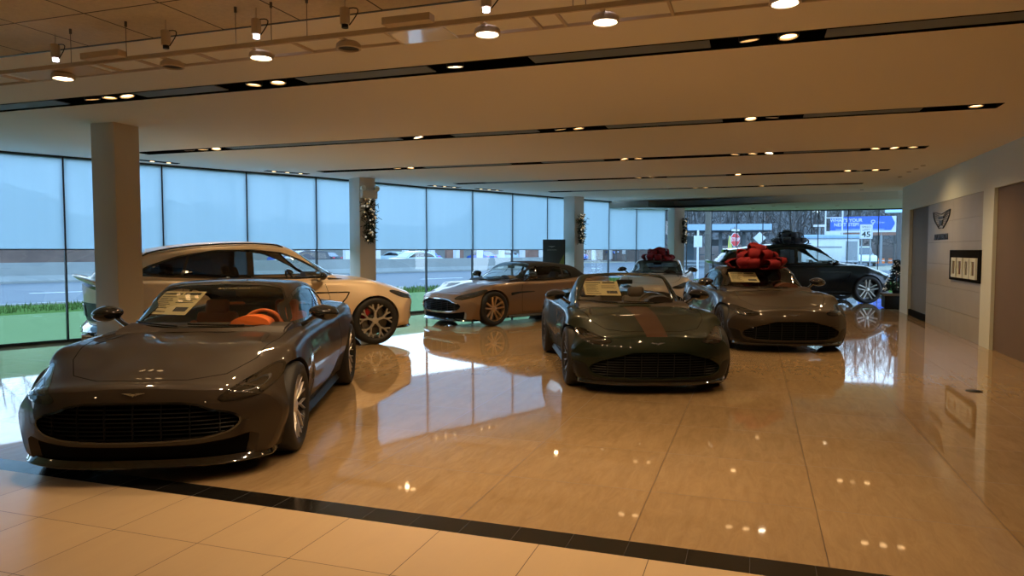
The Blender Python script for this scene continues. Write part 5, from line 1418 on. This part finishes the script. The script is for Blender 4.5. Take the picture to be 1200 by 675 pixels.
# simple distant vehicles
def road_car(name, pos, rz, L_, mat, label, kind='sedan', sc=1.0):
    root = empty(name, pos, rz); tag(root, label, 'car' if kind != 'van' else 'van'); root.scale = (sc, sc, sc)
    if kind == 'sedan': low = [(-2.3, .30), (-2.35, .75), (-2.2, .92), (-1.5, .97), (1.0, .95), (2.0, .80), (2.3, .62), (2.32, .30)]; cab = [(-1.75, .90), (-1.1, 1.36), (-.2, 1.44), (.35, 1.38), (1.15, .92)]; hw = .88
    elif kind == 'suv': low = [(-2.2, .35), (-2.3, .9), (-2.2, 1.08), (-1.5, 1.1), (1.0, 1.08), (2.0, .98), (2.25, .75), (2.25, .35)]; cab = [(-2.15, 1.05), (-1.9, 1.66), (-.2, 1.72), (.3, 1.66), (1.1, 1.05)]; hw = .92
    else: low = [(-2.6, .45), (-2.6, 1.05), (.3, 1.10), (1.4, 1.08), (2.3, .98), (2.6, .80), (2.6, .40)]; cab = [(-.6, 1.05), (-.55, 1.92), (.4, 1.95), (1.45, 1.08)]; hw = .98
    bm = bmesh.new(); add_prism(bm, smooth_poly(low, 48), 'y', -hw, hw); bmesh.ops.bevel(bm, geom=[e for e in bm.edges if abs(e.verts[0].co.y-e.verts[1].co.y) < 1e-4], offset=.07, segments=2, affect='EDGES')
    b = from_bm('body', bm, mat, root, 40)
    cuts = [cutter([(x+.37*math.cos(2*PI*k/24), .33+.37*math.sin(2*PI*k/24)) for k in range(24)], 'y', s*.6, s*1.2) for x in (-1.4, 1.42) for s in (1, -1)]; boolean(b, cuts)
    bm = bmesh.new(); add_prism(bm, round_poly(cab, .1, 48), 'y', -hw*.84, hw*.84)
    for v in bm.verts:
        if v.co.z > 1.2: v.co.y *= .86
    from_bm('cabin', bm, mat, root, 40)
    cs = [(x*.90+.0*x, (z-1.0)*.80+1.0+.01) for x, z in cab]
    for s in (1, -1):
        bm = bmesh.new(); add_prism(bm, round_poly([(x, z) for x, z in cs], .08, 40), 'y', s*hw*.80, s*(hw*.86))
        for v in bm.verts:
            if v.co.z > 1.2: v.co.y *= .885
        from_bm('side_window', bm, 'gloss_black', root, 0)
    p1, p0 = cab[-1], cab[-2]; bm = bmesh.new()
    for i, (q0, q1) in enumerate(((p0, p1), (cab[1], cab[0]))):
        sx = .02 if i == 0 else -.02; a_, b_ = .10, .92
        A = [(q0[0]+(q1[0]-q0[0])*a_+sx, q0[1]+(q1[1]-q0[1])*a_+.01), (q0[0]+(q1[0]-q0[0])*b_+sx, q0[1]+(q1[1]-q0[1])*b_+.01)]
        vs = [bm.verts.new(v) for v in ((A[0][0], -hw*.66, A[0][1]), (A[0][0], hw*.66, A[0][1]), (A[1][0], hw*.76, A[1][1]), (A[1][0], -hw*.76, A[1][1]))]
        f = bm.faces.new(vs)
    from_bm('windscreen', bm, 'gloss_black', root, 0)
    for x in (-1.4, 1.42):
        for s in (1, -1):
            w_ = lathe('wheel', [(.20, .10), (.30, .11), (.33, .08), (.33, -.08), (.30, -.11), (.20, -.10)], 'rubber', root, 24, 'y'); w_.location = (x, s*(hw-.11), .33); lathe('hubcap', [(.001, s*.09), (.12, s*.10), (.20, s*.105), (.205, s*.09)], 'alloy', w_, 20, 'y', caps=False)
    for s in (1, -1): box('tail_lamp', -2.34 if kind != 'van' else -2.62, -2.24 if kind != 'van' else -2.55, s*hw*.62-.14, s*hw*.62+.14, .72, .86, 'red_lamp', root, .02); box('headlamp', (2.18 if kind != 'van' else 2.5), (2.27 if kind != 'van' else 2.60), s*hw*.68-.13, s*hw*.68+.13, .64, .78, 'sign_white', root, .02)
    return root
aU = math.atan2(U.y, U.x)
q = at_far = rd(30.5, BT+4.5, -.06); road_car('sedan', q, aU+PI, 4.6, 'car_teal', 'pale teal sedan passing beyond the barrier, right of the second column', 'sedan', 1.05)
q = rd(20.5, BT+4.0, -.06); road_car('suv', q, aU+PI, 4.6, 'car_dark', 'dark car with red tail lamps beyond the barrier, above the champagne SUV bonnet', 'suv', .9)
# long building with white posts across the road
bld = empty('forecourt_building', tuple(rd(57, 38, 0)), aU); tag(bld, 'long low building with white posts and dark bays across the road', 'building')
box('building_roof', -30, 34, 6.0, 14, 3.4, 4.4, 'light_blue', bld); box('back_wall', -30, 34, 8, 9, -.1, 3.4, 'concrete', bld); box('base_slab', -30, 34, -1, 9, -.12, .08, 'kerb', bld)
r = random.Random(4)
for k in range(18): box('white_post', -29.6+k*3.6, -29.05+k*3.6, -.6, -.1, 0, 3.4, 'white_paint', bld)
for k in range(14):
    s_ = -27.5+k*4.4
    q = rd(57, 38, 0)+U*s_+V_*2.6
    if k % 3 != 2: road_car('parked_car', q, aU+PI/2+(.2 if k % 2 else -.15), 4, ['car_blue', 'car_dark', 'car_blue', 'car_teal'][k % 4], '%s car parked across the road before the low building, %s' % (['blue', 'dark', 'bright blue', 'pale'][k % 4], ['leftmost', 'second from left', '', 'third from left', 'fourth from left', '', 'fifth from left', 'sixth from left', '', 'seventh from left', 'eighth from left', '', 'ninth from left', 'rightmost'][k]), 'sedan', .95)
    else:
        o = box('brown_bay_wall', -1.3, 1.3, -.2, .2, 0, 2.2, 'brick', None); o.location = q; o.rotation_euler = (0, 0, aU); tag(o, 'low brown clad wall standing between parked cars under the forecourt roof', 'wall', 'brown bay walls under the forecourt roof')

# things beyond the far glass, placed by distance along the view
def proj_at(px, dist):
    F_ = 836.0; a = (px-600)/F_; yw = math.radians(18.82); return Vector((dist*(a*math.cos(yw)-math.sin(yw)), dist*(a*math.sin(yw)+math.cos(yw)), -.07))
def zpx(py, dist): return 1.53+(293-py)/836.0*dist
def face_cam(p): return math.atan2(p.y, p.x)-PI/2
p = proj_at(829, 40); up = lathe('utility_pole', [(.17, 0), (.15, 4), (.12, 10)], 'wood_pole', None, 20); up.location = p; tag(up, 'thick weathered wooden utility pole just outside the far glass', 'pole')
p = proj_at(1053, 48); up = lathe('utility_pole', [(.15, 0), (.13, 4), (.11, 9)], 'bark', None, 20); up.location = p; tag(up, 'dark slim utility pole at the far right beside the solar panel', 'pole')
p = proj_at(1048, 46); sp = empty('solar_panel', (p.x, p.y, zpx(246, 46))); tag(sp, 'pale blue tilted solar panel high on the right-hand pole', 'solar panel'); o = box('panel_sheet', -.62, .62, -.4, .4, -.02, .02, 'light_blue', sp); sp.rotation_euler = (.55, .0, face_cam(p)); box('panel_bracket', .15, .25, -.05, .35, -.3, -.02, 'bark', sp)
def sign_post(name, px, dist, label, zc, zh, build, poles=((0, .04),), pm='galv', cat='sign', rot=0):
    p = proj_at(px, dist); root = empty(name, (p.x, p.y, -.07), face_cam(p)+rot); tag(root, label, cat)
    for dx, rr in poles: lathe('sign_post', [(rr, 0), (rr, zh)], pm, root, 10, mtx=Matrix.Translation((dx, .05, 0)))
    build(root, zc+.07); return root
def plate(root, pts, mat, y0=-.012, y1=.012, name='sign_plate'):
    bm = bmesh.new(); add_prism(bm, pts, 'y', y0, y1); return from_bm(name, bm, mat, root, 0)
def b_stop(root, z):
    oc = [(.40*math.cos(PI/8+k*PI/4), z+.40*math.sin(PI/8+k*PI/4)) for k in range(8)]; plate(root, oc, 'sign_white'); plate(root, [(x*.94, z+(q-z)*.94) for x, q in oc], 'sign_red', -.016, -.012, 'red_face')
    letters('stop_lettering', 'STOP', .30, (0, -.017, z), (PI/2, 0, 0), 'sign_white', root, .002, .95, bold=.006)
    plate(root, [(-.36, z+.46), (.36, z+.46), (.36, z+.62), (-.36, z+.62)], 'sign_black', name='street_sign'); plate(root, [(-.33, z+.48), (.33, z+.48), (.33, z+.60), (-.33, z+.60)], 'sign_white', -.016, -.012, 'street_sign_face')
sign_post('stop_sign', 861, 40, 'red octagonal stop sign on a thin post beyond the far glass', zpx(281, 40), 2.9, b_stop, rot=.85)
def b_dia(root, z): plate(root, [(-.36, z), (0, z-.36), (.36, z), (0, z+.36)], 'sign_white')
sign_post('diamond_sign', 889.5, 42, 'plain pale diamond sign seen from behind, right of the stop sign', zpx(279, 42), 2.3, b_dia, ((-.06, .03), (.06, .03)))
def b_rect(root, z): plate(root, [(-.23, z-.32), (.23, z-.32), (.23, z+.32), (-.23, z+.32)], 'sign_white')
sign_post('white_sign', 817.5, 40, 'plain white rectangular sign on a white post left of the utility pole', zpx(283, 40), 2.7, b_rect, ((0, .06),), 'white_paint')
def b_speed(root, z):
    pts = [(-.32, z-.40), (.32, z-.40), (.32, z+.40), (-.32, z+.40)]; plate(root, pts, 'sign_white'); bm = bmesh.new()
    for a in ((-.29, -.28, -.37, .37), (.28, .29, -.37, .37), (-.29, .29, -.37, -.36), (-.29, .29, .36, .37)): add_box(bm, a[0], a[1], -.015, -.012, z+a[2], z+a[3])
    from_bm('sign_border', bm, 'sign_black', root, 0)
    letters('sign_lettering', 'SPEED', .17, (0, -.013, z+.25), (PI/2, 0, 0), 'sign_black', root, .002); letters('sign_lettering', 'LIMIT', .17, (0, -.013, z+.09), (PI/2, 0, 0), 'sign_black', root, .002); letters('sign_number', '45', .42, (0, -.013, z-.17), (PI/2, 0, 0), 'sign_black', root, .002, 1.1, bold=.01)
sign_post('speed_limit_sign', 1014, 40, 'white speed limit 45 sign on two posts in front of the billboard', zpx(271.5, 40), 2.9, b_speed, ((-.22, .04), (.22, .04)))
# leaning pale yellow banner by the stop sign
p = proj_at(855.5, 42); o = empty('feather_banner', p, face_cam(p)); tag(o, 'narrow pale yellow banner leaning beside the stop sign', 'banner'); bm = bmesh.new(); add_prism(bm, smooth_poly([(-.06, .6), (.10, .9), (.04, 2.2), (-.08, 2.45), (-.14, 1.6)], 30), 'y', -.01, .01); from_bm('banner_cloth', bm, 'yellow', o, 0); tube('banner_pole', [(.16, 0, 0), (-.10, 0, 2.45)], .02, 'galv', o)
# billboard
p = proj_at(1009, 84); bb_ = empty('billboard', (p.x, p.y, -.1), face_cam(p)); tag(bb_, 'large blue billboard with white lettering beyond the far glass', 'billboard')
s100 = 84/836.0; X0, X1 = -34*s100, 35*s100; Z0, Z1 = zpx(272.5, 84)+.1, zpx(254, 84)+.1
box('billboard_panel', X0, X1, -.1, .3, Z0, Z1, 'sign_white', bb_)
plate(bb_, [(X0, Z0+.25), (X1-.5, Z0+.25), (X1-.15, Z0+.9), (X1-.15, Z1-.7), (X1-.5, Z1), (X0, Z1)], 'sign_blue', -.14, -.10, 'blue_face')
letters('billboard_lettering', "WHAT'S YOUR", .54, (X0+1.7, -.145, Z1-.44), (PI/2, 0, 0), 'sign_white', bb_, .01, .95, bold=.012); letters('billboard_lettering', 'NEXT STEP?', .54, (X0+1.75, -.145, Z1-.95), (PI/2, 0, 0), 'sign_white', bb_, .01, .95, bold=.012)
bm = bmesh.new(); add_box(bm, X0+.6, X1-1.2, -.15, -.14, Z0+.30, Z0+.40); from_bm('lettering_line', bm, 'light_blue', bb_, 0)
bm = bmesh.new(); add_tube(bm, [(X0+4.55+.2*math.cos(a*PI/6), -.15, Z1-.62+.17*math.sin(a*PI/6)) for a in range(12)], .05, 6, close=True); add_box(bm, X0+4.5, X0+4.6, -.16, -.14, Z1-1.0, Z1-.7); from_bm('billboard_logo', bm, 'sign_white', bb_, 0)
letters('billboard_lettering', 'Clover', .30, (X0+5.35, -.145, Z1-.72), (PI/2, 0, 0), 'sign_white', bb_, .01)
for x in (X0+1.5, X1-1.5): lathe('billboard_post', [(.16, 0), (.16, Z0)], 'galv', bb_, 12, mtx=Matrix.Translation((x, .1, 0)))
box('billboard_skirt', X0, X1, -.05, .1, Z0-.35, Z0, 'brick', bb_)
# white frame of a sign gantry
p = proj_at(976, 55); g = empty('sign_gantry', p, face_cam(p)); tag(g, 'white steel goalpost frame with a pale sign box below it', 'frame'); w_ = 9*55/836
for s in (-1, 1): box('gantry_post', s*w_-.05, s*w_+.05, -.05, .05, 0, zpx(240, 55)+.1, 'white_paint', g)
box('gantry_beam', -w_, w_, -.04, .04, zpx(255, 55), zpx(255, 55)+.08, 'white_paint', g); box('gantry_sign', -w_*.95, w_*.85, -.08, .08, zpx(277, 55), zpx(270, 55), 'sign_white', g)
# lamp post with T head
p = proj_at(959.5, 60); g = empty('forecourt_lamp', p, face_cam(p)); tag(g, 'pale T-shaped lamp post above the black SUV', 'lamp post'); box('lamp_post', -.07, .07, -.07, .07, 0, zpx(264, 60)+.1, 'galv', g); box('lamp_arm', -.5, .5, -.15, .15, zpx(265, 60), zpx(262.5, 60), 'white_paint', g)
# white trailer and pickup
p = proj_at(976, 50); tr_ = empty('box_trailer', p, face_cam(p)+.05); tag(tr_, 'long white box trailer parked outside behind the black SUV', 'trailer'); s50 = 50/836
box('trailer_box', -34*s50, 26*s50, -1.1, 1.3, .75, zpx(277, 50)+.07, 'sign_white', tr_, .08); box('trailer_roof', -36*s50, 28*s50, -1.2, 1.4, zpx(279, 50), zpx(275.5, 50)+.07, 'light_blue', tr_, .05); box('trailer_door', 12*s50, 24*s50, -1.13, -1.10, .9, 2.2, 'galv', tr_)
box('trailer_stripe', -30*s50, 8*s50, -1.12, -1.10, 1.75, 1.85, 'galv', tr_); letters('trailer_lettering', 'SERVICE', .26, (0, -1.115, 2.25), (PI/2, 0, 0), 'galv', tr_, .003) if False else None
for x in (-1.4, -.5, 1.0):
    w_ = lathe('wheel', [(.2, .1), (.34, .1), (.36, .07), (.36, -.1), (.2, -.1)], 'rubber', tr_, 24, 'y'); w_.location = (x, -1.05, .36)
p = proj_at(1010, 72); road_car('pickup', p, face_cam(p)-PI/2+.15, 5, 'sign_white', 'white pickup facing the showroom below the speed limit sign', 'van', 1.0)
M['teal_wall'] = pbr('teal_wall', (.05, .085, .11), .7)
# canopy, with posts
p = proj_at(846, 66); cn = empty('bus_canopy', p, face_cam(p)+.08); tag(cn, 'long pale blue flat canopy on dark posts behind the stop sign', 'canopy'); s66 = 66/836
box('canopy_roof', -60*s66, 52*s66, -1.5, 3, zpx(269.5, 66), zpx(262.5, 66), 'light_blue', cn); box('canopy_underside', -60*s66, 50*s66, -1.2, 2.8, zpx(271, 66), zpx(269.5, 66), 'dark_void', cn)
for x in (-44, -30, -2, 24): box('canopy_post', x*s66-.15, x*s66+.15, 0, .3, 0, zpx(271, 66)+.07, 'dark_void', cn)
box('shelter_wall', -42*s66, -24*s66, 2.0, 2.3, 0, 2.9, 'teal_wall', cn); box('shelter_rail', -58*s66, -8*s66, .5, .6, 1.1, 1.2, 'dark_void', cn); box('dark_sign_band', -12*s66, 20*s66, 2.2, 2.4, 2.0, 2.6, 'dark_void', cn)
# guard rail
p = proj_at(822, 44); gr = empty('guard_rail', p, face_cam(p)); tag(gr, 'galvanised guard rail beyond the far glass left of the stop sign', 'guard rail'); s44 = 44/836
for z in (zpx(310, 44), zpx(306, 44)): box('rail_beam', -60*s44, 31*s44, -.05, .05, z, z+.12, 'galv', gr)
for k in range(9): box('rail_post', (-58+k*10.5)*s44-.05, (-58+k*10.5)*s44+.05, .05, .15, 0, zpx(305, 44)+.07, 'dark_void', gr)
box('yellow_end', 26*s44, 31*s44, -.08, -.02, zpx(311, 44), zpx(301, 44), 'yellow', gr)
# orange drums far right
for k, x in enumerate((1028, 1034, 1043)):
    p = proj_at(x, 85); o = lathe('orange_drum', [(.25, 0), (.2, .6), (.001, .6)], 'orange', None, 14); o.location = p; tag(o, 'orange traffic drum far beyond the pickup, %s of three' % ['leftmost', 'middle', 'rightmost'][k], 'traffic drum', 'orange drums by the far roadside')
    bm = bmesh.new(); add_lathe(bm, [(.232, .28), (.222, .40)], 14); from_bm('white_band', bm, 'sign_white', o, 0)

# ------------------------------------------------------------------ light, camera
w = bpy.data.worlds.new('World'); bpy.context.scene.world = w; w.use_nodes = True; nt = w.node_tree; nt.nodes.clear()
out = nt.nodes.new('ShaderNodeOutputWorld'); bg = nt.nodes.new('ShaderNodeBackground'); tc = nt.nodes.new('ShaderNodeTexCoord'); sp = nt.nodes.new('ShaderNodeSeparateXYZ'); rmp = nt.nodes.new('ShaderNodeValToRGB')
nt.links.new(tc.outputs['Generated'], sp.inputs[0]); nt.links.new(sp.outputs[2], rmp.inputs[0]); nt.links.new(rmp.outputs[0], bg.inputs[0]); nt.links.new(bg.outputs[0], out.inputs[0])
rmp.color_ramp.elements[0].color = (.60, .75, .92, 1); rmp.color_ramp.elements[1].color = (.36, .60, 1.0, 1); rmp.color_ramp.elements[0].position = .0; rmp.color_ramp.elements[1].position = .7
bg.inputs[1].default_value = 4.6
cd = bpy.data.cameras.new('camera'); cam_o = bpy.data.objects.new('camera', cd); C.objects.link(cam_o); cam_o.location = (0, 0, 1.53)
cam_o.rotation_euler = (math.radians(90-3.05), 0, math.radians(18.82)); cd.sensor_width = 36; cd.lens = 836/1200*36; cd.clip_end = 500
sc = bpy.context.scene; sc.camera = cam_o
sc.view_settings.view_transform = 'Standard'; sc.view_settings.look = 'None'; sc.view_settings.gamma = 1; sc.view_settings.use_curve_mapping = False; sc.view_settings.exposure = .12
sc.cycles.max_bounces = 10; sc.cycles.diffuse_bounces = 4; sc.cycles.glossy_bounces = 5; sc.cycles.transparent_max_bounces = 24; sc.cycles.transmission_bounces = 8
sc.cycles.sample_clamp_indirect = 4; sc.cycles.use_denoising = True; sc.cycles.caustics_reflective = False; sc.cycles.caustics_refractive = False
